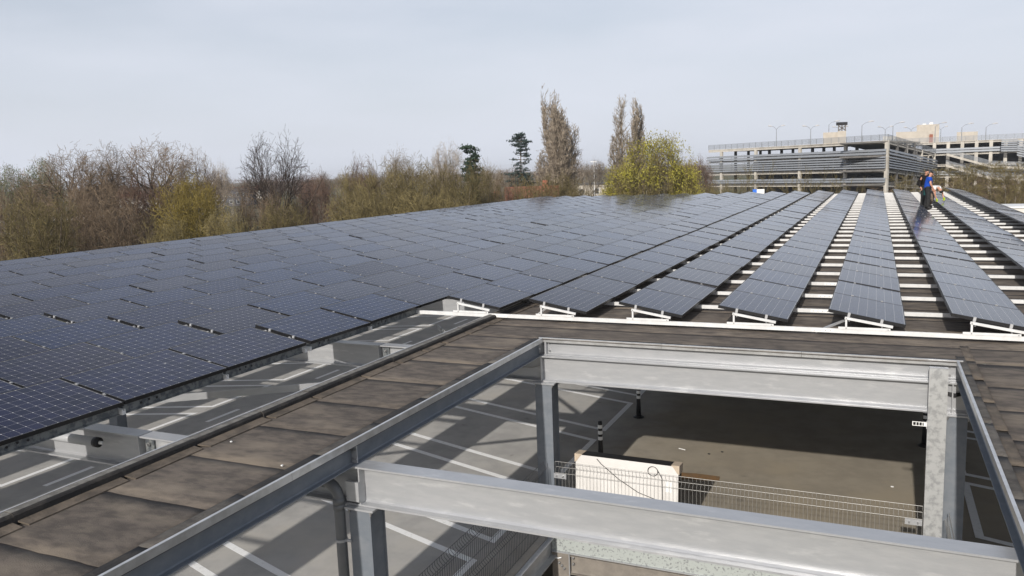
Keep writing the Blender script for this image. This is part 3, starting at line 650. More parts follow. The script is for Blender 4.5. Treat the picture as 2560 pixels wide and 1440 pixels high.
# stack of spare panels leaning behind the fence, the front one shows its white back
hw, hh, f, t = .80, 1.20, .035, .046
for n in range(4):
    e = empty('spare_solar_panel', (-3.75+random.uniform(-.008, .008)*(n > 0), -1.42+.048*n, ZD+.02)); e.rotation_euler = (R(-4), 0, R(-1.2))
    q = MB(); q.box(-hw, hw, 0, t, 0, f); q.box(-hw, hw, 0, t, hh-f, hh); q.box(-hw, -hw+f, 0, t, f, hh-f); q.box(hw-f, hw, 0, t, f, hh-f); q.build('frame', M_black, e)
    q = MB(); q.box(-hw+.004, hw-.004, -.003, -.0005, .004, hh-.004) if n == 0 else q.box(-hw+f, hw-f, .01, .04, f+.001, hh-f-.001); q.build('backsheet', M_back, e)
    if n:
        tag(e, f'black framed spare solar panel in the leaning stack, {ORD[n+1]} from the fence', 'solar panel', 'spare panels stacked behind the fence'); continue
    for s_ in (-1, 1):
        q = MB(); q.prism([(s_*(hw+.012), hh+.012), (s_*(hw-.11), hh+.012), (s_*(hw-.07), hh-.03), (s_*(hw-.02), hh-.10), (s_*(hw+.012), hh-.12)], -.012, .205, 'y'); q.build('corner_protector', M_card, e)
    q = MB(); q.tube([(-.45, -.02, hh-.03), (-.38, -.02, hh-.10), (-.1, -.022, hh-.30), (.2, -.022, hh-.46), (.58, -.02, hh-.56)], .005, 6); q.build('cable', M_blackpl, e, True)
    q = MB(); q.tube([(.42+.075*math.cos(a), -.02, hh-.11+.07*math.sin(a)) for a in np.linspace(0, 6.6, 20)] + [(.56, -.02, hh-.2), (.57, -.02, hh-.56)], .005, 6); q.build('cable', M_blackpl, e, True)
    q = MB(); q.box(.62, .72, -.02, -.0035, hh-.62, hh-.55); q.build('junction_box', M_blackpl, e)
    q = MB(); q.box(.60, .70, -.005, -.0035, hh-.40, hh-.24); q.build('rating_label', M_white, e)
    tag(e, 'front spare solar panel behind the fence, white back towards camera, cardboard corners', 'solar panel', 'spare panels stacked behind the fence')
pr = [at_z(u, v, ZD) for u, v in ((1690, 1181), (1740, 1184), (1800, 1192), (1798, 1203), (1740, 1200), (1690, 1197))]
q = MB(); q.v = [(p[0], p[1], .006) for p in pr]; q.f = [(0, 1, 2, 3, 4, 5)]; q.build('rust_stain', M_rust, deck)
# rim of the deck opening
e = empty('opening_rim', (OX0, -5, ZD-.35)); q = MB(); q.prism([(.10, .0), (.012, .0), (.0, .012), (.0, .338), (.012, .35), (.10, .35), (.10, .338), (.012, .33), (.012, .02), (.10, .012)], -4.2, 3.38, 'y'); q.build('rim_profile', M_galv, e)
tag(e, 'blue grey steel rim along the left side of the deck opening', 'rim', 'steel rims of the deck opening')
e = empty('opening_rim', (-2.2, OY1, ZD-.42)); q = MB(); q.box(-2.66, 2.6, -.02, -.006, .17, .43); q.build('speckled_plate', M_speck, e)
q = MB(); q.box(-2.66, 2.6, -.05, -.006, .155, .168); q.build('ledge', M_galv, e)
q = MB(); q.box(-2.66, -2.36, -.012, .0, -.4, .15); q.build('end_bracket', M_rim, e)
q = MB(); q.box(-2.375, -2.36, -.05, .0, -.25, .15); q.build('end_rib', M_galv, e)
q = MB(); q.prism(iprof(.12, .30, .012, .012, .0, .14), -2.35, 2.6, 'x'); q.build('under_beam', M_rim, e)
bolts(e, [(-2.54, -.012, -.02), (-2.50, -.012, -.06), (-2.46, -.012, -.1), (-2.31, -.02, .10), (-2.31, -.02, .0)], (0, 0, 0), .022)
q = MB(); q.tube([(-2.64, -.03, .06), (-2.55, -.04, .06), (-2.50, -.03, .075)], .012, 8); q.build('pin', M_galv, e)
tag(e, 'speckled zinc rim plate at the far side of the deck opening', 'rim', 'steel rims of the deck opening')
for i, (px, py) in enumerate([(1805, 1131), (2230, 1218), (1772, 1136), (1697, 1122)]):
    p = at_z(px, py, ZD); q = MB(); q.box(-.02, .025, -.012, .015, 0, .012) if i != 3 else q.bar((0, 0, .006), (.14, -.05, .006), .012)
    o = q.build('litter', M_white if i in (1, 3) else M_blackpl, loc=(p[0], p[1], ZD+.006)); tag(o, ['small dark scrap on the sunlit deck', 'tiny white scrap on the sunlit deck near the right fence end', 'thin dark twig of litter on the sunlit deck', 'pale straw lying on the sunlit deck'][i], 'litter')
for u, v in ((578, 1106), (705, 1166)):
    p = at_z(u, v, .01); q = MB(); q.box(-.008, .009, -.007, .008, 0, .010); o = q.build('pebble', M_white, loc=(p[0], p[1], .014)); tag(o, 'white pebble on the walkway near the kerb' if u < 600 else 'white scrap on the walkway sheet joint near the void edge', 'pebble')

# ------------------------------------------------------------------ multi-storey car park in the distance
def horiz(u, d):
    """ground position seen at picture column u, depth d"""
    p = at_depth(u, 430, d); return np.array([p[0], p[1], 0.0])
ST = 2.8; ZR = 5.75                                          # storey height, top of the roof slab
gA, gB = horiz(1776, 199), horiz(2217, 159)
garage = empty('parking_garage', tuple(gB+np.array([0, 0, ZG]))); goff = -(gB+np.array([0, 0, ZG]))
tag(garage, 'long concrete multi-storey car park with grey steel louvres and sloping ramps', 'car park')
def gbuild(q, name, m): return q.build(name, m, garage, loc=tuple(goff))
V3 = lambda p, z: Vector((p[0], p[1], z))
gu = (gB-gA)/np.linalg.norm(gB-gA); gn = np.array([-gu[1], gu[0], 0])            # along the front, inwards
if np.dot(gn, gA-CAM) < 0: gn = -gn
gL = np.linalg.norm(gB-gA); DEPTH = 34
def strip(q, a, c, za0, za1, zb0, zb1, n, t):
    """upright slab between ground points a and c: z range za at a, zb at c; thickness t inwards along n"""
    p = [V3(a, za1), V3(c, zb1), V3(c+n*t, zb1), V3(a+n*t, za1), V3(a, za0), V3(c, zb0), V3(c+n*t, zb0), V3(a+n*t, za0)]
    k = len(q.v); q.v += [tuple(x) for x in p]
    q.f += [tuple(k+i for i in f) for f in ((0, 1, 2, 3), (7, 6, 5, 4), (0, 4, 5, 1), (1, 5, 6, 2), (2, 6, 7, 3), (3, 7, 4, 0))]
def post(q, p, n, u, w, z0, z1, t=.4):
    a = p-u*w/2; c = p+u*w/2; strip(q, a, c, z0, z1, z0, z1, n, t)
levels = [ZR-ST*k for k in range(0, 5)]
gC = horiz(2338, 203); cu = (gC-gB)/np.linalg.norm(gC-gB)
for k, z in enumerate(levels):
    q = MB(); strip(q, gA-gu*.6, gB, z-.62 if k == 0 else z-.60, z, z-.60, z, gn, .45); gbuild(q, 'edge_beam', M_conc)
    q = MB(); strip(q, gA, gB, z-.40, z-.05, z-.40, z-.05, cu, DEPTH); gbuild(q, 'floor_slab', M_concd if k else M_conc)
q = MB(); strip(q, gA+cu*30, gB+cu*30, ZG, ZR-ST+.9, ZG, ZR-ST+.9, gn, .3); gbuild(q, 'dark_backing', M_concd)  # added dark sheet that stops sky showing through the louvre gaps
# end wall on the left is open; a few interior columns
for frac in (.075, .30, .56, .80, .995):
    q = MB(); p = gA+gu*gL*frac; post(q, p-gn*.10, gn, gu, .62, ZG, ZR-.3, .5); gbuild(q, 'column', M_conc)
    for dd in (9, 18, 27):
        q = MB(); post(q, p+cu*dd, gn, gu, .5, ZG, ZR-.3, .5); gbuild(q, 'inner_column', M_concd)
def railing(q, a, c, za, zb, n, hh=1.05, posts=14):
    for f in (1.0, .86, .72, .58, .44, .30, .16):
        strip(q, a, c, za+hh*f-.055, za+hh*f+.02, zb+hh*f-.055, zb+hh*f+.02, n, .06)
    for i in range(posts+1):
        p = a+(c-a)*i/posts; z = za+(zb-za)*i/posts; u = (c-a)/np.linalg.norm(c-a); post(q, p, n, u, .07, z, z+hh, .07)
q = MB(); railing(q, gA-gu*.6, gB, ZR, ZR, gn, 1.15, 26); gbuild(q, 'roof_railing', M_louv)
def louvres(a, c, za, zb, n, k, pitch, h, out_=.35, posts=9):
    """k slanted steel bars stacked downwards from height za (at a) / zb (at c)"""
    for i in range(k):
        q = MB(); a0, c0 = a-n*out_, c-n*out_; z0, z1 = za-i*pitch, zb-i*pitch
        p = [V3(a0, z0), V3(c0, z1), V3(c0-n*.18, z1-h), V3(a0-n*.18, z0-h)]; t = Vector(tuple(n*.05))
        kk = len(q.v); q.v += [tuple(x) for x in p]+[tuple(x+t) for x in p]
        q.f += [tuple(kk+j for j in f) for f in ((0, 1, 2, 3), (7, 6, 5, 4), (0, 4, 5, 1), (1, 5, 6, 2), (2, 6, 7, 3), (3, 7, 4, 0))]
        gbuild(q, 'louvre_bar', M_louv)
    u = (c-a)/np.linalg.norm(c-a)
    for i in range(1, posts):
        q = MB(); p = a+(c-a)*i/posts-n*(out_-.05); z = za+(zb-za)*i/posts; strip(q, p-u*.05, p+u*.05, z-(k-1)*pitch-h, z+.05, z-(k-1)*pitch-h, z+.05, n, .08); gbuild(q, 'louvre_post', M_louv)
louvres(gA-gu*.8, gB, ZR-ST+1.15, ZR-ST+1.15, gn, 2, .62, .45, posts=12)
louvres(gA-gu*.8, gB, ZR-ST-.30, ZR-ST-.30, gn, 5, .50, .30, posts=12)
louvres(gA-gu*.8, gB, ZR-3*ST+1.10, ZR-3*ST+1.10, gn, 2, .5, .38, posts=12)
# ramp wing from the corner back to the far block
gC = horiz(2338, 203); cu = (gC-gB)/np.linalg.norm(gC-gB); cn = np.array([-cu[1], cu[0], 0]); cn = cn if np.dot(cn, AX[0]) < 0 else -cn
for k in range(4):
    z0 = ZR-ST*k; z1 = z0-ST
    q = MB(); strip(q, gB, gC, z0-.65, z0, z1-.65, z1, cn, .45); gbuild(q, 'ramp_beam', M_conc)
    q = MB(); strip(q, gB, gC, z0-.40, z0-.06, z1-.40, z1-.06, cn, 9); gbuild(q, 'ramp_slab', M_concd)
    if k in (0, 2): q = MB(); railing(q, gB, gC, z0, z1, cn, 1.15, 14); gbuild(q, 'ramp_railing', M_louv)
louvres(gB, gC, ZR-ST+1.1, ZR-2*ST+1.1, cn, 2, .62, .45, posts=8); louvres(gB, gC, ZR-ST-.3, ZR-2*ST-.3, cn, 5, .5, .3, posts=8)
Lc = np.linalg.norm(gC-gB)
for f in (.02, .35, .67, .98):
    q = MB(); p = gB+cu*Lc*f-cn*.12; z = ZR-ST*f; post(q, p, cn, cu, .6, ZG, z-.1, .5); gbuild(q, 'column', M_conc)
for f in (.18, .51, .83):
    q = MB(); p = gB+cu*Lc*f; z = ZR-ST*f; post(q, p, cn, cu, .22, z-ST, z-.3, .3); gbuild(q, 'mullion', M_conc)
# far block to the right
gD, gE = horiz(2290, 207), horiz(2680, 190); du = (gE-gD)/np.linalg.norm(gE-gD); dn = np.array([-du[1], du[0], 0]); dn = dn if np.dot(dn, gn) > 0 else -dn; Ld = np.linalg.norm(gE-gD)
for k, z in enumerate(levels):
    q = MB(); strip(q, gD, gE, z-.6, z, z-.6, z, dn, .45); gbuild(q, 'edge_beam', M_conc)
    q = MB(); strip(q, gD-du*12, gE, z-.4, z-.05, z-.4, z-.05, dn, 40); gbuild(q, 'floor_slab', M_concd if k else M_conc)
q = MB(); strip(q, gD+dn*15, gE+dn*15, ZG, ZR-.5, ZG, ZR-.5, dn, .3); gbuild(q, 'dark_backing', M_concd)  # added dark backing behind the open storeys of the far block
for i in range(11):
    f = (2337-2290+i*36.5)/390.0
    q = MB(); post(q, gD+du*Ld*f-dn*.15, dn, du, .75, ZG, ZR-.2, .6); gbuild(q, 'column', M_conc)
q = MB(); railing(q, gD-du*8, gE, ZR, ZR, dn, 1.2, 24); gbuild(q, 'roof_railing', M_louv)
for z in (ZR-ST, ZR-3*ST): louvres(gD, gE, z+1.1, z+1.1, dn, 2, .6, .45, posts=18)
gF, gG, gH = gD+du*Ld*.21-dn*3, gD+du*Ld*.50-dn*3, gD+du*Ld*.72-dn*3
for k in range(2):
    z0, z1, z2 = ZR-ST-.1-ST*k, ZR-2*ST-.1-ST*k-.5, ZR-2*ST-1.2-ST*k
    q = MB(); strip(q, gF, gG, z0-.55, z0, z1-.55, z1, dn, .4); gbuild(q, 'ramp_beam', M_conc)
    q = MB(); strip(q, gG, gH, z1-.55, z1, z2-.55, z2, dn, .4); gbuild(q, 'ramp_beam', M_conc)
    q = MB(); railing(q, gF, gG, z0, z1, dn, 1.1, 9); railing(q, gG, gH, z1, z2, dn, 1.1, 7); gbuild(q, 'ramp_railing', M_louv)
louvres(gD+du*Ld*.56, gD+du*Ld*.66, ZR-.1, ZR-.2, dn, 6, .5, .34, 3.0, 4); louvres(gD+du*Ld*.66, gE, ZR-.4, ZR-3.6, dn, 7, .55, .36, 3.4, 8)
# stair heads and plant on the roof
def gbox(u0, u1, d, v_top, z0=ZR, t=8, name='stair_head', m=None):
    a, c = horiz(u0, d), horiz(u1, d); ztop = at_depth((u0+u1)/2, v_top, d)[2]; n = (a-CAM); n[2] = 0; n = n/np.linalg.norm(n); q = MB(); strip(q, a, c, z0-.4, ztop, z0-.4, ztop, n, t); gbuild(q, name, m or M_render); return a, c, ztop, n
gbox(2056, 2113, 190, 331); a, c, zt_, n_ = gbox(2092, 2113, 189, 328, t=6)
q = MB(); u_ = (c-a)/np.linalg.norm(c-a); ztp = at_depth(2103, 312, 189)[2]
for s in (.1, .5, .9):
    for dd in (.2, 4): post(q, a+(c-a)*s+n_*dd, n_, u_, .28, zt_-.2, ztp, .28)
strip(q, a+n_*.2, c+n_*.2, zt_-.2, zt_+.1, ztp-.2, ztp+.0, n_, .15); strip(q, a+n_*.2, c+n_*.2, ztp-.3, ztp, zt_-.1, zt_+.2, n_, .15); gbuild(q, 'flue_frame', M_concd)
q = MB(); strip(q, a-u_*.4, c+u_*.3, ztp, ztp+.55, ztp, ztp+.55, n_, 5); gbuild(q, 'flue_cap', M_blackpl)
gbox(2237, 2343, 215, 329); a, c, zt_, n_ = gbox(2288, 2344, 217, 312, t=12)
gbox(2320, 2329, 214.4, 336, z0=ZR-.3, t=.5, name='red_door', m=M_brick)
gbox(2388, 2440, 230, 330)
gbox(2319, 2328, 222, 307, z0=zt_-.2, t=2.2, name='roof_vent', m=M_white); gbox(2302, 2311, 222, 310, z0=zt_-.2, t=2, name='roof_vent', m=M_white)
gbox(2205, 2236, 214, 341, name='roof_canopy', m=M_wwall, t=14)
def lamp(u, d, vt, kind, label):
    p = horiz(u, d); zt = at_depth(u, vt, d)[2]; e = empty('street_lamp', (p[0], p[1], ZR-.1)); h = zt-ZR+.1
    q = MB(); q.tube([(0, 0, 0), (0, 0, h-.8)], [.11, .07], 6); q.build('lamp_pole', M_louv, e)
    fx = Vector(tuple(AX[0])); fx.z = 0; fx.normalize()
    for s in ((-1, 1) if kind == 2 else (1,)):
        k = 1.0 if kind == 2 else 1.45
        q = MB(); q.tube([(0, 0, h-.82), fx*s*.5*k+Vector((0, 0, h-.25)), fx*s*1.1*k+Vector((0, 0, h))], .05, 5); q.build('lamp_arm', M_louv, e)
        q = MB(); q.tube([fx*s*1.05*k+Vector((0, 0, h+.02)), fx*s*1.6*k+Vector((0, 0, h+.12)), fx*s*2.0*k+Vector((0, 0, h+.14))], [.10, .19, .11], 7); q.build('lamp_head', M_lampw, e)
    tag(e, label, 'street lamp', 'lamp posts on the car park roof')
for i, (u, d, v, k) in enumerate([(1940, 195, 316, 2), (2025, 192, 316, 2), (2070, 215, 305, 1), (2098, 205, 318, 2), (2152, 196, 306, 1), (2210, 212, 318, 2), (2229, 200, 308, 1), (2274, 218, 319, 2), (2334, 205, 309, 1), (2348, 235, 318, 2), (2400, 205, 311, 1), (2460, 206, 311, 1)]):
    lamp(u, d, v, k, f'{"double" if k == 2 else "single"} armed lamp post on the car park roof, {ORD[i+1]} from the left')

# ------------------------------------------------------------------ trees
def segs_mesh(name, S, m, n=3):
    """S rows: p0 xyz, p1 xyz, r0, r1 -> tapered n-sided sticks"""
    S = np.asarray(S, float); p0, p1, r0, r1 = S[:, :3], S[:, 3:6], S[:, 6], S[:, 7]
    d = p1-p0; d /= np.linalg.norm(d, axis=1)[:, None]+1e-9
    ref = np.where(np.abs(d[:, 2:3]) < .9, np.array([[0, 0, 1.]]), np.array([[1., 0, 0]])); u = np.cross(d, ref); u /= np.linalg.norm(u, axis=1)[:, None]; w = np.cross(d, u)
    V = np.empty((len(S), 2*n, 3))
    for k in range(n):
        a = 2*math.pi*k/n; o = u*math.cos(a)+w*math.sin(a); V[:, k] = p0+o*r0[:, None]; V[:, n+k] = p1+o*r1[:, None]
    b = (np.arange(len(S))*2*n)[:, None]
    Fq = np.concatenate([b+np.array([[k, (k+1) % n, n+(k+1) % n, n+k]]) for k in range(n)])
    return mesh_np(name, V.reshape(-1, 3), Fq, m, True)
def grow(seed, levels, trunk_h=1.0, trunk_r=.02, stems=1, stem_lean=.15, tall=False):
    """levels: list of dict(n, len, ang, t0, up, seg). Height normalised to about 1. Returns list per level of segments and tip points"""
    rs = random.Random(seed); out_ = [[] for _ in range(len(levels)+1)]; tips = []
    def unit(v):
        l = math.sqrt(v[0]**2+v[1]**2+v[2]**2) or 1; return (v[0]/l, v[1]/l, v[2]/l)
    def go(p, d, Ln, r, lv):
        cfg = levels[lv] if lv < len(levels) else None
        up = levels[lv-1]['up'] if lv else .05; ns = levels[lv-1].get('seg', 3) if lv else 6; wob = .10 if lv else .05
        if lv: wob = levels[lv-1].get('wob', .16)
        pts = [(p, r)]; dirs = [d]
        for i in range(ns):
            d = unit((d[0]+rs.gauss(0, wob), d[1]+rs.gauss(0, wob), d[2]+rs.gauss(0, wob)+up))
            q = (p[0]+d[0]*Ln/ns, p[1]+d[1]*Ln/ns, p[2]+d[2]*Ln/ns); r2 = r*(1-.8*(i+1)/ns) if lv else r*(1-.75*(i+1)/ns)
            r2 = max(r2, .0007); rp = pts[-1][1]; out_[lv].append((*p, *q, rp, r2)); p = q; pts.append((p, r2)); dirs.append(d)
        if cfg is None: tips.append(p); return
        n = cfg['n'] if isinstance(cfg['n'], int) else rs.randint(*cfg['n'])
        az = rs.uniform(0, 6.28)
        for i in range(n):
            t = cfg['t0']+(1-cfg['t0'])*((i+rs.random())/n); f = t*ns; k = min(int(f), ns-1); ff = f-k
            a, b_ = pts[k], pts[k+1]; s = tuple(a[0][j]+(b_[0][j]-a[0][j])*ff for j in range(3)); rr = a[1]+(b_[1]-a[1])*ff
            dd = dirs[k+1]; az += 2.399+rs.gauss(0, .4); ang = cfg['ang']*rs.uniform(.7, 1.3)
            ref = (0, 0, 1) if abs(dd[2]) < .9 else (1, 0, 0)
            ux = unit((dd[1]*ref[2]-dd[2]*ref[1], dd[2]*ref[0]-dd[0]*ref[2], dd[0]*ref[1]-dd[1]*ref[0])); wx = (dd[1]*ux[2]-dd[2]*ux[1], dd[2]*ux[0]-dd[0]*ux[2], dd[0]*ux[1]-dd[1]*ux[0])
            ca, sa = math.cos(az), math.sin(az); sd = tuple(ux[j]*ca+wx[j]*sa for j in range(3))
            nd_ = unit(tuple(dd[j]*math.cos(ang)+sd[j]*math.sin(ang) for j in range(3)))
            ln = cfg['len']*rs.uniform(.7, 1.2)*(1-cfg.get('short', .45)*t)
            go(s, nd_, ln, min(rr*.8, r*.55), lv+1)
    for k in range(stems):
        a = 6.283*k/stems+rs.uniform(-.3, .3); ln = stem_lean*rs.uniform(.5, 1.3) if stems > 1 else rs.gauss(0, .03)
        b0 = (math.cos(a)*.02*(stems > 1), math.sin(a)*.02*(stems > 1), 0)
        go(b0, unit((math.cos(a)*ln, math.sin(a)*ln, 1)), trunk_h*(rs.uniform(.85, 1.05) if not tall else (1.0, .82, .93, .68, .75)[k % 5]), trunk_r*(1 if stems == 1 else .6), 0)
    return out_, tips
def normalise(out_, pt=99.6, pw=93):
    A = np.concatenate([np.array(l) for l in out_ if l]); top = np.percentile(A[:, 5], pt); wid = np.percentile(np.hypot(A[:, 3], A[:, 4]), pw)
    res = []
    for l in out_:
        B = np.array(l, float)
        if len(B): B[:, [0, 1, 3, 4]] /= wid; B[:, [2, 5]] /= top
        res.append(B)
    return res, wid, top
def leaf_quads(P, size, rs, aspect=.5):
    n = len(P); d = rs.normal(size=(n, 3)); d /= np.linalg.norm(d, axis=1)[:, None]; e = np.cross(d, rs.normal(size=(n, 3))); e /= np.linalg.norm(e, axis=1)[:, None]
    s = size*rs.uniform(.6, 1.4, size=(n, 1)); V = np.stack([P-d*s, P+e*s*aspect, P+d*s, P-e*s*aspect], 1).reshape(-1, 3)
    return V, (np.arange(n)*4)[:, None]+np.array([[0, 1, 2, 3]])
class Proto: pass
def proto(name, seed, levels, split, twig, trunk=None, kw=None, H=14.0, Wd=5.0, thick=1.0, leaf=None, shell=False, dome=None):
    """meshes for a tree of height H and crown radius Wd: trunk (levels < split) and crown (the rest)"""
    o_, tips = grow(seed, levels, **(kw or {})); res, wid, top = normalise(o_, *((93, 86) if dome == 'dome' else (97, 88) if dome else (99.6, 93))); S = []
    for B in res:
        B = B.copy()
        if len(B): B[:, [0, 1, 3, 4]] *= Wd; B[:, [2, 5]] *= H; B[:, 6:] *= H*thick
        S.append(B)
    p = Proto(); p.H, p.W = H, Wd
    tr = np.concatenate([b for b in S[:split] if len(b)]); cr = np.concatenate([b for b in S[split:] if len(b)])
    if dome:                                                    # trim the crown to an uneven rounded (or columnar) outline
        rs_ = np.random.default_rng(seed+5); x = np.hypot(cr[:, 3], cr[:, 4])/Wd; a = np.arctan2(cr[:, 4], cr[:, 3]); t = cr[:, 5]/H
        lim = 1+.09*np.sin(3*a+seed)+.07*np.sin(5*a+9*t+seed)+rs_.normal(0, .055, len(cr))
        if dome == 'dome': rr = np.sqrt(x**2+np.maximum((t-.5)/.5, 0)**2)
        else: rr = np.where(t < 1.02, x/np.maximum(np.clip((1.03-t)/.62, 0, 1)**.75*np.clip(.55+t*1.3, 0, 1), .04), 9)
        cr = cr[rr < lim]
    cr[:, 6:] = np.maximum(cr[:, 6:], .0135)
    p.trunk = segs_mesh('trunk', tr, trunk or M_trunk, 5); p.crown = segs_mesh('crown', cr, twig, 3); p.leaf = None
    if leaf:
        rs = np.random.default_rng(seed); T_ = np.array(tips); T_ = T_/np.array([wid, wid, top])*np.array([Wd, Wd, H])
        m_, num, size, zmin, spread = leaf
        T_ = T_[(T_[:, 2] > zmin*H) & (np.hypot(np.hypot(T_[:, 0], T_[:, 1])/Wd, np.maximum((T_[:, 2]/H-.5)/.5, 0)) < 1.03)]
        Pp = T_[rs.integers(0, len(T_), num)]+rs.normal(size=(num, 3))*spread
        if shell:                                               # young leaves mostly on the outer shell of a rounded crown
            a = rs.uniform(0, 6.283, num); t = rs.uniform(.22, 1, num)**.9; c_ = np.sqrt(1-t*t); k = rs.uniform(.72, 1.0, num)*(1+.09*np.sin(5*a+4*t)+.07*np.sin(9*a+3*t))
            Ps = np.stack([np.cos(a)*c_*k*Wd, np.sin(a)*c_*k*Wd, H*(.55+.45*t*k)], 1); m2 = rs.random(num) < .75; Pp[m2] = Ps[m2]+rs.normal(size=(m2.sum(), 3))*spread
            cl = np.sin(2.3*Pp[:, 0]+1.1)+np.sin(2.9*Pp[:, 1]+.4)+np.sin(2.6*Pp[:, 2])+.8*np.sin(5.1*Pp[:, 0]+4.3*Pp[:, 1]); Pp = Pp[cl+rs.normal(0, .7, len(Pp)) > -.15]
        V, Fq = leaf_quads(Pp, size, rs); p.leaf = mesh_np('foliage', V, Fq, m_)
    return p
L_ = lambda n, ln, ang, t0, up, **k: dict(n=n, len=ln, ang=ang, t0=t0, up=up, **k)
wide = [L_(12, .54, .85, .25, .10, seg=5), L_(9, .27, .75, .25, .05, seg=4), L_(7, .14, .7, .2, .03), L_(4, .07, .7, .2, .02, seg=2)]
upr = [L_(8, .66, .55, .15, .07, seg=6, wob=.10), L_(7, .30, .55, .25, .07, seg=4), L_(6, .15, .6, .2, .04), L_(3, .075, .6, .2, .02, seg=2)]
shr = [L_(9, .42, .70, .15, .06, seg=4), L_(8, .22, .7, .15, .05), L_(7, .11, .7, .15, .04, seg=2)]
pop = [L_(36, .26, .34, .06, .22, seg=5, wob=.04, short=.5), L_(8, .10, .38, .2, .16), L_(5, .05, .45, .2, .10, seg=2)]
PT = {}
PT['bare'] = proto('bare', 11, wide, 2, M_tw_br, kw=dict(trunk_h=.75, trunk_r=.020), H=14, Wd=5.5, dome='dome')
PT['bare2'] = proto('bare2', 12, wide, 2, M_tw_br, kw=dict(trunk_h=.7, trunk_r=.018), H=14, Wd=6, dome='dome')
PT['grey'] = proto('grey', 13, wide, 2, M_tw_gr, kw=dict(trunk_h=.7, trunk_r=.016), H=14, Wd=5, dome='dome')
PT['red'] = proto('red', 14, shr, 1, M_tw_red, kw=dict(trunk_h=.7, trunk_r=.014, stems=7, stem_lean=.45), H=11, Wd=4.5, dome='dome')
PT['dark'] = proto('dark', 15, upr, 2, M_tw_dk, M_tw_dk, kw=dict(trunk_h=.55, trunk_r=.022, stems=2, stem_lean=.12), H=15, Wd=5, thick=1.15, dome='dome')
PT['olive'] = proto('olive', 16, shr, 1, M_tw_ol, kw=dict(trunk_h=.7, trunk_r=.013, stems=8, stem_lean=.5), H=10, Wd=4.5, thick=1.25, dome='dome')
PT['olive2'] = proto('olive2', 17, shr, 1, M_tw_ol, kw=dict(trunk_h=.72, trunk_r=.013, stems=9, stem_lean=.55), H=10, Wd=5, thick=1.25, dome='dome')
PT['brown'] = proto('brown', 18, shr, 1, M_tw_br, kw=dict(trunk_h=.7, trunk_r=.013, stems=7, stem_lean=.5), H=10, Wd=4.5, thick=1.15, dome='dome')
PT['yellow'] = proto('yellow', 19, shr, 1, M_tw_yel, kw=dict(trunk_h=.7, trunk_r=.013, stems=9, stem_lean=.45), H=10, Wd=4, thick=1.2, leaf=(M_tw_yel, 9000, .045, .3, .2), dome='dome')
def poplar(seed, H, Wd, parts_):
    """several narrow columns, each its own stem with steep branches"""
    TR, CR = [], []
    for n, (ox, oy, hf, wf) in enumerate(parts_):
        o_, tips = grow(seed+n, pop, trunk_h=.97, trunk_r=.009); res, wid, top = normalise(o_, 98.5, 84); rs_ = np.random.default_rng(seed+n)
        for lv, B in enumerate(res):
            B = B.copy(); B[:, [0, 1, 3, 4]] *= Wd*wf; B[:, [2, 5]] *= H*hf; B[:, 6:] *= H*.8
            x = np.hypot(B[:, 3], B[:, 4])/(Wd*wf); t = B[:, 5]/(H*hf)
            env = np.clip((1.10-t)/.5, 0, 1)**.6*np.clip(.35+t*2.2, 0, 1)*(1+.18*np.sin(4*np.arctan2(B[:, 4], B[:, 3])+6*t))
            keep = (x < env*1.25+rs_.normal(0, .10, len(B))+.08) & (t < 1.08); B = B[keep]; B[:, [0, 3]] += ox; B[:, [1, 4]] += oy
            (TR if lv == 0 else CR).append(B)
    p = Proto(); p.H, p.W = H, max(abs(q[0])+.75*Wd*q[3] for q in parts_); cr = np.concatenate(CR); cr[:, 6:] = np.maximum(cr[:, 6:], .019)
    p.trunk = segs_mesh('trunk', np.concatenate(TR), M_trunk, 5); p.crown = segs_mesh('crown', cr, M_tw_gr, 3); p.leaf = None; return p
PT['poplar'] = poplar(40, 23, 1.75, [(.35, 0, 1.0, 1.0), (-1.1, .4, .88, .85), (-1.9, -.3, .70, .8), (1.5, .2, .80, .9), (.1, -1.0, .92, .9), (2.1, .5, .60, .7), (-.6, -.5, .80, .95), (.9, -.6, .72, .95), (-1.5, .6, .55, .9)])
PT['poplar2'] = poplar(50, 22, 1.4, [(.15, 0, 1.0, .95), (-.7, .3, .95, .85), (.85, .2, .90, .85), (-1.3, -.2, .66, .8), (.3, -.4, .75, .9)])
PT['lime'] = proto('lime', 22, shr, 1, M_tw_ol, kw=dict(trunk_h=.7, trunk_r=.014, stems=8, stem_lean=.45), H=11, Wd=4.2, thick=1.1, leaf=(M_lime, 13000, .080, .70, .16), shell=True, dome='dome')
PT['green'] = proto('green', 23, wide, 2, M_tw_gr, kw=dict(trunk_h=.7, trunk_r=.016), H=12, Wd=4.5, leaf=(M_greenish, 9000, .09, .35, .25), dome='dome')
PT['birch'] = proto('birch', 24, [L_(22, .30, .75, .25, .06, seg=4, short=.6), L_(8, .13, .6, .2, .03), L_(6, .06, .6, .2, .0, seg=2)], 1, M_tw_ol, M_trunkp, kw=dict(trunk_h=1.0, trunk_r=.012), H=11, Wd=2.2)
PT['bough'] = proto('bough', 25, [L_(5, .55, .55, .1, .10, seg=5), L_(5, .25, .6, .3, .06), L_(4, .12, .6, .3, .04, seg=2)], 2, M_tw_ol, bark('olive_bark', (.20, .16, .09), (.13, .10, .06)), kw=dict(trunk_h=.75, trunk_r=.016, stems=4, stem_lean=.5), H=10, Wd=4, thick=1.1)
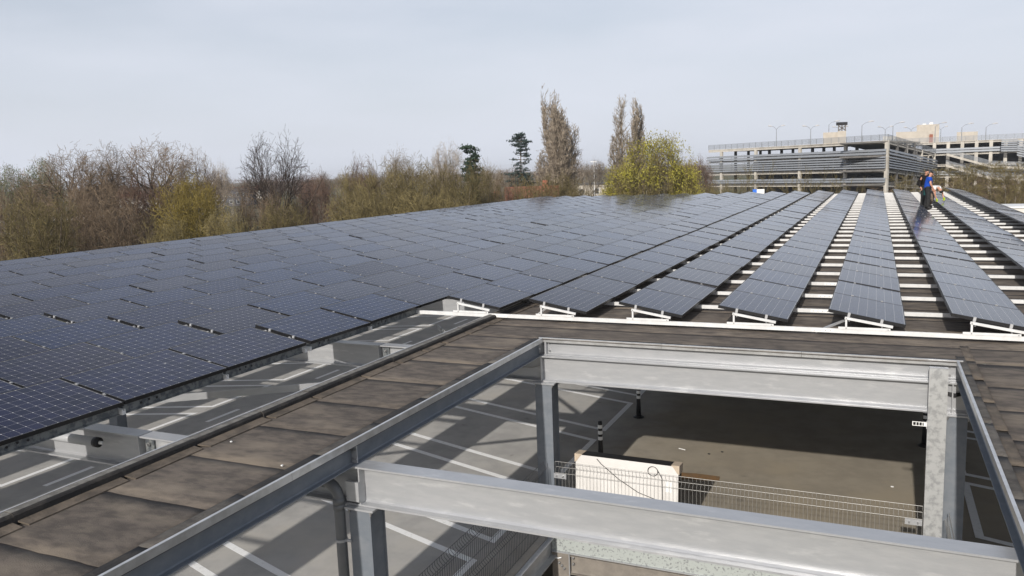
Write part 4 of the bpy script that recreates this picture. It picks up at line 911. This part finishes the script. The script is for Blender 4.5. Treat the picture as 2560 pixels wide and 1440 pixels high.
def conifer(name, seed, H, Wd, m, tiers, gap=0.0):
    rs = np.random.default_rng(seed); tr = [(0, 0, 0, 0, 0, H*.97, H*.014, .03)]; br = []; Q = []
    for t in np.linspace(.30, .99, tiers):
        rad = Wd*(1-t)**.75*rs.uniform(.75, 1.15)+.35 if t < .62 else Wd*.55*rs.uniform(.55, 1.0)*(1.0 if t > .85 else .95)
        k = rs.integers(4, 7)
        for i in range(k):
            a = rs.uniform(0, 6.283); L0 = rad*rs.uniform(.6, 1.1); z = t*H; e = np.array([math.cos(a)*L0, math.sin(a)*L0, z-.05*L0+.12*L0*rs.normal()])
            br.append((0, 0, z-.1*L0, *e, .045, .015))
            dens = .35 if (.6 < t < .84 and gap) else 1.0
            nq = int(46*L0*dens)
            f = rs.uniform(.35 if dens == 1 else .6, 1.05, nq)[:, None]; P0 = np.array([0, 0, z])*(1-f)+e*f
            Q.append(P0+rs.normal(size=(nq, 3))*np.array([.22, .22, .10]))
    p = Proto(); p.H, p.W = H, Wd; p.trunk = segs_mesh('trunk', np.array(tr+br), M_trunk, 5)
    V, Fq = leaf_quads(np.concatenate(Q), .16, rs, .45); p.crown = mesh_np('crown', V, Fq, m); p.leaf = None; return p
PT['cedar'] = conifer('cedar', 31, 16, 3.4, M_needle2, 24, 1)
PT['pine'] = conifer('pine', 32, 13, 2.6, M_needle, 22)
def tree(kind, u, v_top, width_px, d, label, group, name='tree', rz=None):
    p = PT[kind]; b_ = horiz(u, d); zt = at_depth(u, v_top, d)[2]; h = zt-ZG; wr = width_px*d/F_PX/2
    e = empty(name, (b_[0], b_[1], ZG-.05), rz if rz is not None else random.uniform(0, 6.28)); s = (wr/p.W, wr/p.W, h/p.H)
    inst('trunk', p.trunk, e, scale=s); inst('crown', p.crown, e, scale=s)
    if p.leaf: inst('foliage', p.leaf, e, scale=s)
    return tag(e, label, 'tree', group)
TREES = [
 ('brown', 5, 432, 200, 62, 'dense brown tree at the left picture edge'), ('green', 22, 418, 110, 100, 'grey green tree top at the far left edge'),
 ('green', 105, 402, 120, 105, 'pale green leafing tree behind the brown trees at left'), ('olive', 75, 470, 230, 52, 'olive brown shrub tree low at the left edge'),
 ('bare', 190, 372, 250, 88, 'broad bare brown tree left of the tallest left crown'), ('bare2', 275, 362, 200, 92, 'bare reddish tree between two broad crowns at left'),
 ('bare', 395, 352, 250, 95, 'broad bare tree with the highest crown of the left group'), ('brown', 240, 432, 200, 74, 'brown twiggy tree below the broad bare crowns at left'),
 ('brown', 165, 470, 210, 58, 'dense brown shrub tree in front of the left group'), ('brown', 300, 480, 200, 55, 'dense brown shrub tree left of the yellow willow'),
 ('red', 340, 440, 160, 80, 'reddish shrub tree between bare tree and yellow willow'), ('bare2', 480, 372, 140, 98, 'thin bare tree behind the yellow willow'),
 ('yellow', 468, 430, 195, 62, 'yellow olive willow in full spring twigs'), ('grey', 548, 402, 70, 130, 'small thin bare tree right of the willow'),
 ('olive2', 405, 540, 200, 48, 'low olive shrub tree below the yellow willow'), ('olive', 560, 510, 170, 50, 'low olive shrub tree right of the willow'),
 ('dark', 682, 342, 205, 82, 'tall dark bare tree with upright forked limbs'), ('brown', 640, 468, 170, 66, 'brown shrub tree at the foot of the tall dark tree'),
 ('olive', 700, 490, 180, 54, 'olive shrub tree in front of the tall dark tree'), ('red', 790, 428, 120, 110, 'reddish brown twig cloud between dark tree and long hedge'),
 ('brown', 745, 478, 110, 85, 'brown shrub tree right behind the tall dark tree'),
 ('olive2', 880, 425, 170, 66, 'first olive tree at the left end of the long hedge'), ('olive', 960, 402, 190, 63, 'second olive tree of the long hedge'),
 ('olive2', 1050, 398, 190, 62, 'third olive tree of the long hedge below the bare crowns'), ('olive', 1130, 402, 180, 62, 'fourth olive tree of the long hedge left of the pine'),
 ('olive', 915, 470, 180, 54, 'low olive shrub tree in front of the hedge, left'), ('olive2', 1020, 468, 200, 54, 'low olive shrub tree in front of the hedge, middle'), ('olive2', 1120, 465, 190, 54, 'low olive shrub tree in front of the hedge, right'),
 ('red', 905, 392, 110, 105, 'reddish bare crown above the left end of the hedge'), ('grey', 998, 369, 115, 108, 'rounded bare crown above the middle of the hedge'), ('grey', 1118, 351, 105, 112, 'fan shaped bare crown left of the pine'),
 ('pine', 1178, 364, 95, 88, 'dark green pine standing out of the hedge'), ('olive2', 1205, 405, 130, 66, 'olive tree right in front of the pine'),
 ('brown', 1260, 428, 130, 72, 'olive brown tree between pine and cedar'), ('cedar', 1303, 334, 105, 130, 'slender blue green cedar with open tiers'),
 ('olive', 1330, 432, 150, 70, 'olive tree at the foot of the cedar'), ('grey', 1230, 412, 90, 140, 'thin bare tree far behind between pine and cedar'),
 ('poplar', 1393, 186, 150, 120, 'tallest bare poplar with three narrow peaks'), ('olive2', 1400, 430, 150, 75, 'olive tree at the foot of the tallest poplar'), ('olive', 1450, 452, 120, 80, 'low olive tree right of the tallest poplar'),
 ('grey', 1482, 396, 80, 150, 'small pale bare tree between the two poplars'), ('poplar2', 1571, 224, 90, 140, 'second bare poplar behind the lime green tree'),
 ('lime', 1640, 337, 215, 72, 'rounded tree with fresh lime yellow leaves'), ('lime', 1560, 405, 135, 75, 'smaller lime yellow tree left below the rounded lime tree'), ('lime', 1712, 408, 110, 71, 'smaller lime yellow tree right below the rounded lime tree'),
 ('red', 1745, 392, 100, 150, 'reddish bare tree beside the left end of the car park'), ('red', 1712, 402, 80, 170, 'distant reddish bare tree left of the car park'),
 ('bough', 1885, 400, 130, 105, 'bare tree with spreading boughs in front of the car park'), ('bough', 2040, 412, 120, 108, 'second spreading bare tree in front of the car park'), ('olive', 1790, 452, 120, 84, 'low olive shrub below the left end of the car park'),
 ('bough', 1975, 430, 110, 100, 'small spreading bare tree between two larger ones before the car park'), ('bough', 2120, 436, 110, 106, 'bare shrub tree before the car park right of the boughs'), ('bough', 1830, 425, 100, 100, 'slim spreading bare tree at the left part of the car park'),
]
for k, u, v, w_, d, lab in TREES: tree(k, u, v, w_, d, lab, None, name={'pine': 'pine_tree', 'cedar': 'cedar_tree', 'poplar': 'poplar_tree', 'poplar2': 'poplar_tree', 'yellow': 'willow_tree', 'birch': 'birch_tree'}.get(k, 'bare_tree' if k not in ('lime', 'green') else 'leafing_tree'))
for i, u in enumerate([2262, 2300, 2345, 2385, 2415, 2445, 2475, 2505, 2535, 2560]):
    tree('birch', u, 398+random.uniform(0, 22)+(26 if u < 2330 else 0), 78, 74+7*random.random(), f'slim pale trunked tree behind the right array edge, {ORD[i+1]} from the left', 'pale trunked trees behind the right edge', 'birch_tree')
for i, u in enumerate([2215, 2370, 2430, 2490, 2548]):
    tree('brown', u, 425+random.uniform(0, 15)+(25 if i == 0 else 0), 120, 90, f'brown twiggy tree before the car park ramps, {ORD[i+1]} from the left', 'twiggy trees before the ramps')
for i in range(34):
    u = -60+i*54+random.uniform(-20, 20); d = random.uniform(210, 330)
    tree(random.choice(['bare', 'bare2', 'red', 'grey']), u, (454-.0367*(u-506))-random.uniform(3, 17), random.uniform(60, 120), d, 'distant bare tree of the hazy wood along the horizon', 'distant trees along the horizon')

# ------------------------------------------------------------------ houses, cars and small things beyond the roof
def house(u, d, w, dep, h, roof_h, wall, roofm, label, rz=0.0, floors=2, cols=4):
    p = horiz(u, d); e = empty('house', (p[0], p[1], ZG), rz); q = MB(); q.box(-w/2, w/2, 0, dep, 0, h)
    q.prism([(0.0, h), (dep, h), (dep/2, h+roof_h-.05)], -w/2, w/2, 'x'); q.build('wall', wall, e)
    if roof_h > .6:
        for s in (0, 1):
            q = MB(); y0, y1 = (-.4, dep/2) if s == 0 else (dep+.4, dep/2); zz = h-.4*roof_h/(dep/2)
            q.quadslab((-w/2-.4, y0, zz+.12), (w/2+.4, y0, zz+.12), (w/2+.4, y1, h+roof_h+.12), (-w/2-.4, y1, h+roof_h+.12), .14); q.build('roof', roofm, e)
        q = MB(); q.box(w*.22, w*.22+.8, dep/2-.4, dep/2+.4, h+roof_h*.5, h+roof_h+.9); q.build('chimney', M_brick, e)
    else:
        q = MB(); q.box(-w/2-.2, w/2+.2, -.2, dep+.2, h+.01, h+.35); q.build('roof', roofm, e)
    for f in range(floors):
        for c in range(cols):
            x = -w/2+w*(c+.5)/cols; z = 1.0+f*2.8; wf = q = MB(); q.box(x-.65, x+.65, -.06, -.003, z, z+1.4); wo = q.build('window', M_white, e)
            q = MB(); q.box(x-.57, x+.57, -.07, -.061, z+.08, z+1.32); q.build('pane', M_winglass, wo)
    q = MB(); q.box(-w*.5+.6, -w*.5+1.6, -.05, -.004, 0, 2.1) if cols < 4 else q.box(-.5, .5, -.05, -.004, 0, 2.1); q.build('door', M_slate, e)
    return tag(e, label, 'house', 'houses beyond the trees')
house(1325, 112, 7, 8, 5.0, 2.6, M_brick, M_tile, 'red brick house glimpsed through the hedge below the cedar', R(20), 2, 3)
house(1195, 118, 9, 8, 4.0, 2.2, M_wwall, M_slate, 'white house glimpsed through the hedge below the pine', R(22), 1, 3)
house(95, 165, 17, 10, 3.2, .3, M_slate, M_wwall, 'low dark building with a white roof edge behind the left trees', R(30), 1, 6)
house(572, 320, 14, 12, 4.6, 2.4, M_slate, M_slate, 'distant blue grey house right of the willow', R(28), 2, 5)
house(1490, 190, 24, 10, 6.0, .3, M_render, M_slate, 'pale flat roofed building between the two poplars', R(15), 2, 7)
house(610, 420, 20, 12, 4.5, 2, M_wwall, M_tile, 'distant white house left of the tall dark tree', R(26), 2, 5)
house(330, 300, 16, 12, 5.0, 2, M_wwall, M_tile, 'distant white house behind the left trees', R(26), 2, 5)
def car(u, v, rz, m, label):
    p = ground_pt(u, v); e = empty('parked_car', (p[0], p[1], ZG+.01), rz)
    body = [(-2.1, .35), (2.1, .35), (2.15, .65), (2.0, .86), (1.15, .98), (.5, 1.42), (-1.0, 1.45), (-1.75, 1.02), (-2.1, .92)]
    q = MB(); q.prism(body, -.86, .86, 'y'); q.build('body', m, e)
    for s in (-1, 1):
        q = MB(); y0, y1 = sorted((s*.862, s*.87)); q.prism([(.95, 1.0), (.42, 1.34), (-.2, 1.36), (-.2, 1.0)], y0, y1, 'y'); q.build('side_window', M_winglass, e)
        q = MB(); q.prism([(-.28, 1.0), (-.28, 1.36), (-.95, 1.37), (-1.45, 1.03)], y0, y1, 'y'); q.build('side_window', M_winglass, e)
        for x in (-1.3, 1.35):
            q = MB(); y0, y1 = sorted((s*.70, s*.885)); q.tube([(x, y0, .32), (x, y1, .32)], .32, 14); wl = q.build('wheel', M_tyre, e)
            q = MB(); ya = s*.886; q.tube([(x, ya, .32), (x, ya+s*.01, .32)], .2, 12); q.build('rim', M_alu, wl)
        q = MB(); q.box(2.06, 2.14, s*.55-.18, s*.55+.18, .66, .80); q.build('headlight', M_white, e)
    q = MB(); q.quadslab((1.14, -.72, 1.0), (1.14, .72, 1.0), (.54, .68, 1.41), (.54, -.68, 1.41), .01); q.build('windscreen', M_winglass, e)
    tag(e, label, 'car', 'cars parked beyond the left trees')
car(70, 600, R(55), M_carw, 'white car parked behind the left trees, nearest the picture edge'); car(118, 606, R(60), M_card_, 'dark car parked behind the left trees'); car(140, 590, R(58), M_carw, 'white car parked behind the left trees, right of the dark one')
rd = MB(); a, c = ground_pt(-200, 600), ground_pt(560, 520); o = MB(); d_ = (c-a)/np.linalg.norm(c-a); nn = np.array([-d_[1], d_[0], 0])*5
o.v = [tuple(x+np.array([0, 0, .006])) for x in (a-nn, c-nn, c+nn, a+nn)]; o.f = [(0, 1, 2, 3)]; tag(o.build('road', M_road), kind='structure')
e = empty('blue_board', tuple(horiz(1898, 66)+np.array([0, 0, ZG]))); zb_ = at_depth(1898, 477, 66)[2]-ZG
q = MB(); q.box(-.50, -.18, 0, .06, zb_-.45, zb_+.12); q.build('blue_field', M_bluepl, e); q = MB(); q.box(-.178, .42, 0, .06, zb_-.45, zb_+.12); q.build('white_field', M_white, e)
q = MB(); q.tube([(0, .11, 0), (0, .11, zb_+.05)], .05, 8); q.build('board_post', M_louv, e); tag(e, 'blue and white sign board showing just above the far panels', 'sign')
e = empty('white_tank', tuple(at_z(2548, 540, -1.2)*0+horiz(2556, 62)+np.array([0, 0, ZG]))); q = MB(); zt_ = at_depth(2556, 521, 62)[2]-ZG
q.box(-1.6, 3, 0, 4, 0, zt_); q.build('shed_wall', M_wwall, e); q = MB(); q.box(-1.7, 3.1, -.1, 4.1, zt_+.002, zt_+.12); q.build('shed_roof', M_white, e); e.name = 'white_shed'; tag(e, 'flat white shed just beyond the right array edge', 'shed')
for u, v, d, lab in ((1485, 405, 170, 'thin lamp post between the two poplars'), (850, 0, 0, '')):
    if not d: continue
    p = horiz(u, d); h = at_depth(u, v, d)[2]-ZG; e = empty('lamp_post', (p[0], p[1], ZG)); q = MB(); q.tube([(0, 0, 0), (0, 0, h)], [.1, .06], 6); q.build('lamp_pole', M_white, e); q = MB(); q.box(-.7, .7, -.08, .08, h, h+.14); q.build('lamp_head', M_white, e); tag(e, lab, 'lamp post')

# ------------------------------------------------------------------ the three fitters
def skin_mesh(name, J, E_, m, sub=2):
    """J: list of (x,y,z,r); E_: edges; first joint is the root"""
    me = bpy.data.meshes.new(name); me.from_pydata([j[:3] for j in J], E_, []); ob = bpy.data.objects.new(name, me); col.objects.link(ob)
    md = ob.modifiers.new('skin', 'SKIN'); md.use_smooth_shade = True
    for i, j in enumerate(J):
        r = j[3] if hasattr(j[3], '__len__') else (j[3], j[3]); me.skin_vertices[0].data[i].radius = r
    me.skin_vertices[0].data[0].use_root = True
    ss = ob.modifiers.new('sub', 'SUBSURF'); ss.levels = ss.render_levels = sub
    dg = bpy.context.evaluated_depsgraph_get(); nm = bpy.data.meshes.new_from_object(ob.evaluated_get(dg)); bpy.data.objects.remove(ob); bpy.data.meshes.remove(me)
    nm.name = name; nm.materials.clear(); nm.materials.append(m); return nm
def lerp(a, b, t): return tuple(a[i]+(b[i]-a[i])*t for i in range(3))
def person(loc, rz, J, label, shirt, trous, hair=M_hair, glove=None, sleeve=.55, bent=False, extra=None):
    """J: dict of joint positions in metres, facing +x"""
    e = empty('person', loc, rz)
    pts = []; idx = {}; ed = []
    def add(n, p, r): idx[n] = len(pts); pts.append((*p, r)); return idx[n]
    def con(a, b): ed.append((idx[a], idx[b]))
    add('pelvis', J['pelvis'], .09); add('waist', lerp(J['pelvis'], J['chest'], .4), .09); add('chest', J['chest'], .095); add('neck', J['neck'], .055)
    add('head0', lerp(J['neck'], J['head'], .5), .065); add('head', J['head'], (.085, .10)); add('crown', J['crown'], .07)
    for a, b in (('pelvis', 'waist'), ('waist', 'chest'), ('chest', 'neck'), ('neck', 'head0'), ('head0', 'head'), ('head', 'crown')): con(a, b)
    for s in 'lr':
        add('sh'+s, J['sh'+s], .058); add('el'+s, J['el'+s], .045); add('wr'+s, J['wr'+s], .032); con('chest', 'sh'+s); con('sh'+s, 'el'+s); con('el'+s, 'wr'+s)
        w_, el = Vector(J['wr'+s]), Vector(J['el'+s]); dr = (w_-el).normalized(); pm = w_+dr*.075; add('pa'+s, pm, .034); con('wr'+s, 'pa'+s)
        sd = dr.cross(Vector((1, 0, 0)));  sd = sd.normalized() if sd.length > .1 else Vector((0, 1, 0)); bk = sd.cross(dr)
        for k, l in enumerate((.055, .07, .075, .065)):
            f1 = pm+dr*.035+bk*(k-1.5)*.019; f2 = f1+dr*l*.55+sd*.012; f3 = f2+dr*l*.4+sd*.028
            add(f'f{s}{k}a', f1, .0105); add(f'f{s}{k}b', f2, .0095); add(f'f{s}{k}c', f3, .008); con('pa'+s, f'f{s}{k}a'); con(f'f{s}{k}a', f'f{s}{k}b'); con(f'f{s}{k}b', f'f{s}{k}c')
        t1 = pm-dr*.02+bk*.045; t2 = t1+dr*.035+bk*.015; add(f't{s}a', t1, .012); add(f't{s}b', t2, .010); con('pa'+s, f't{s}a'); con(f't{s}a', f't{s}b')
        add('hip'+s, J['hip'+s], .095); add('kn'+s, J['kn'+s], .062); add('an'+s, J['an'+s], .042); con('pelvis', 'hip'+s); con('hip'+s, 'kn'+s); con('kn'+s, 'an'+s)
        an, toe = Vector(J['an'+s]), Vector(J['toe'+s]); add('heel'+s, an+Vector((0, 0, -.05)), .04); add('toe'+s, toe, .034); con('an'+s, 'heel'+s); con('heel'+s, 'toe'+s)
    inst('body', skin_mesh('body', pts, ed, M_skin), e)
    # shirt: torso and sleeves a little outside the body
    sp = [(*lerp(J['pelvis'], J['chest'], -.28), (.165, .19)), (*lerp(J['pelvis'], J['chest'], .4), (.155, .18)), (*J['chest'], (.165, .195)), (*lerp(J['chest'], J['neck'], .8), .085)]; se = [(0, 1), (1, 2), (2, 3)]
    for s in 'lr':
        b = len(sp); sp += [(*J['sh'+s], .105), (*lerp(J['sh'+s], J['el'+s], sleeve), .085)] if sleeve < .99 else [(*J['sh'+s], .105), (*J['el'+s], .10), (*lerp(J['el'+s], J['wr'+s], 1.0), .065)]
        se += [(2, b), (b, b+1)] + ([(b+1, b+2)] if sleeve >= .99 else [])
    inst('shirt', skin_mesh('shirt', sp, se, shirt), e)
    tp = [(*lerp(J['pelvis'], J['chest'], .42), (.14, .16)), (*J['pelvis'], (.15, .175))]; te = [(0, 1)]
    for s in 'lr':
        b = len(tp); tp += [(*J['hip'+s], .13), (*J['kn'+s], .10), (*lerp(J['kn'+s], J['an'+s], 1.16), .09)]; te += [(1, b), (b, b+1), (b+1, b+2)]
    inst('trousers', skin_mesh('trousers', tp, te, trous), e)
    h, cr = Vector(J['head']), Vector(J['crown']); ax = (cr-h).normalized(); fw = Vector(J.get('face', (1, 0, 0))).normalized()
    hp = [(*(h+ax*.035-fw*.035), .105), (*(h+ax*.085-fw*.015), .092), (*(h+ax*.11+fw*.02), .07)]; inst('hair', skin_mesh('hair', hp, [(0, 1), (1, 2)], hair), e)
    sdv = ax.cross(fw).normalized(); fc = h+fw*.098
    q = MB(); q.tube([fc+ax*.01, fc+fw*.022-ax*.025], [.010, .016], 6); q.build('nose', M_skin, e)
    for s in (-1, 1):
        q = MB(); q.tube([fc+sdv*s*.033+ax*.02-fw*.012, fc+sdv*s*.033+ax*.02+fw*.002], .011, 8); q.build('eye', M_hair, e)
        q = MB(); q.tube([h+sdv*s*.085-ax*.02, h+sdv*s*.10+ax*.01], [.016, .022], 6); q.build('ear', M_skin, e)
    q = MB(); q.tube([fc-ax*.062-sdv*.022-fw*.012, fc-ax*.062+sdv*.022-fw*.012], .007, 5); q.build('mouth', M_brick, e)
    for s in 'lr':
        an, toe = Vector(J['an'+s]), Vector(J['toe'+s]); inst('shoe', skin_mesh('shoe', [(*(an+Vector((-.05, 0, -.02))), .075), (*lerp(an+Vector((0, 0, -.05)), toe, .5), .068), (*lerp(an, toe, 1.2), .055)], [(0, 1), (1, 2)], M_blackpl), e)
        if glove:
            w_, el = Vector(J['wr'+s]), Vector(J['el'+s]); dr = (w_-el).normalized(); pm = w_+dr*.09; sd = dr.cross(Vector((1, 0, 0))); sd = sd.normalized() if sd.length > .1 else Vector((0, 1, 0)); bk = sd.cross(dr)
            gp = [(*(w_+dr*.0), .042), (*pm, .05)]; ge = [(0, 1)]
            for k, l in enumerate((.055, .07, .075, .065)):
                f1 = pm+dr*.03+bk*(k-1.5)*.024; f3 = f1+dr*l+sd*.03; b = len(gp); gp += [(*f1, .016), (*f3, .013)]; ge += [(1, b), (b, b+1)]
            b = len(gp); gp.append((*(pm+bk*.07+dr*.02), .016)); ge.append((1, b)); inst('glove', skin_mesh('glove', gp, ge, glove), e)
    if extra: extra(e, J)
    return tag(e, label, 'person', 'fitters working between the panel rows')
zf = .105
J1 = dict(pelvis=(0, 0, .93), chest=(.03, 0, 1.30), neck=(.07, 0, 1.47), head=(.13, 0, 1.585), crown=(.17, 0, 1.66), face=(.85, 0, -.45),
          shl=(.03, .19, 1.39), shr=(.03, -.19, 1.39), ell=(.05, .24, 1.12), elr=(.06, -.25, 1.12), wrl=(.20, .20, .92), wrr=(.20, -.20, .90),
          hipl=(0, .10, .88), hipr=(0, -.10, .88), knl=(.03, .12, .48), knr=(.02, -.11, .48), anl=(-.03, .13, .09), anr=(-.01, -.12, .09), toel=(.14, .15, .04), toer=(.16, -.14, .04))
def pocket(e, J):
    q = MB(); q.box(-.14, -.06, .06, .19, .62, .86); q.build('holster_pocket', M_teal, e)
    q = MB(); q.tube([(0.17*math.cos(a), .19*math.sin(a), .965) for a in np.linspace(0, 6.283, 20)], .022, 6); q.build('belt', M_blackpl, e)
person((1.72, 29.75, zf), R(12), J1, 'man in blue T-shirt and dark work trousers looking down, seen from behind', M_blue, M_trous, extra=pocket)
J2 = dict(pelvis=(0, 0, .95), chest=(.02, 0, 1.36), neck=(.05, 0, 1.53), head=(.10, 0, 1.655), crown=(.12, 0, 1.735), face=(.9, -.1, -.25),
          shl=(.02, .20, 1.45), shr=(.02, -.20, 1.45), ell=(-.06, .28, 1.18), elr=(-.10, -.27, 1.18), wrl=(.05, .26, .96), wrr=(.02, -.26, .96),
          hipl=(0, .10, .90), hipr=(0, -.10, .90), knl=(.02, .12, .49), knr=(.02, -.11, .49), anl=(-.03, .13, .09), anr=(-.01, -.12, .09), toel=(.14, .15, .04), toer=(.16, -.14, .04))
person((1.66, 30.95, zf), R(-50), J2, 'man in black shirt standing half hidden behind the man in blue', M_blk, M_trous, sleeve=1.0)
J3 = dict(pelvis=(-.25, 0, .80), chest=(.16, 0, .95), neck=(.33, 0, .90), head=(.43, 0, .78), crown=(.48, 0, .71), face=(.25, 0, -1),
          shl=(.20, .19, .93), shr=(.20, -.19, .93), ell=(.34, .26, .68), elr=(.30, -.24, .66), wrl=(.42, .24, .47), wrr=(.34, -.18, .44),
          hipl=(-.25, .11, .77), hipr=(-.25, -.11, .77), knl=(-.05, .15, .47), knr=(-.08, -.14, .46), anl=(-.27, .15, .09), anr=(-.30, -.14, .09), toel=(-.10, .17, .04), toer=(-.13, -.16, .04))
def tool(e, J):
    w_ = Vector(J['wrl']); q = MB(); q.tube([w_+Vector((.03, 0, -.06)), w_+Vector((.05, 0, -.34))], [.022, .008], 8); q.build('driver', M_blackpl, e)
person((1.98, 31.0, zf), R(-38), J3, 'man in white T-shirt bending over the panels with lime green gloves', M_wht, M_beige, glove=M_glove, extra=tool)

# ------------------------------------------------------------------ thin spring haze
hz = MB(); hz.box(-2600, 2600, -320, 4300, ZG-2, 26)
HM = bpy.data.materials.new('haze'); HM.use_nodes = True; t_ = HM.node_tree; t_.nodes.clear()
pv = t_.nodes.new('ShaderNodeVolumePrincipled'); pv.inputs['Color'].default_value = (.86, .89, .95, 1); pv.inputs['Density'].default_value = .00022; pv.inputs['Anisotropy'].default_value = .0
om = t_.nodes.new('ShaderNodeOutputMaterial'); t_.links.new(pv.outputs['Volume'], om.inputs['Volume'])
o = hz.build('haze', HM); tag(o, kind='stuff')
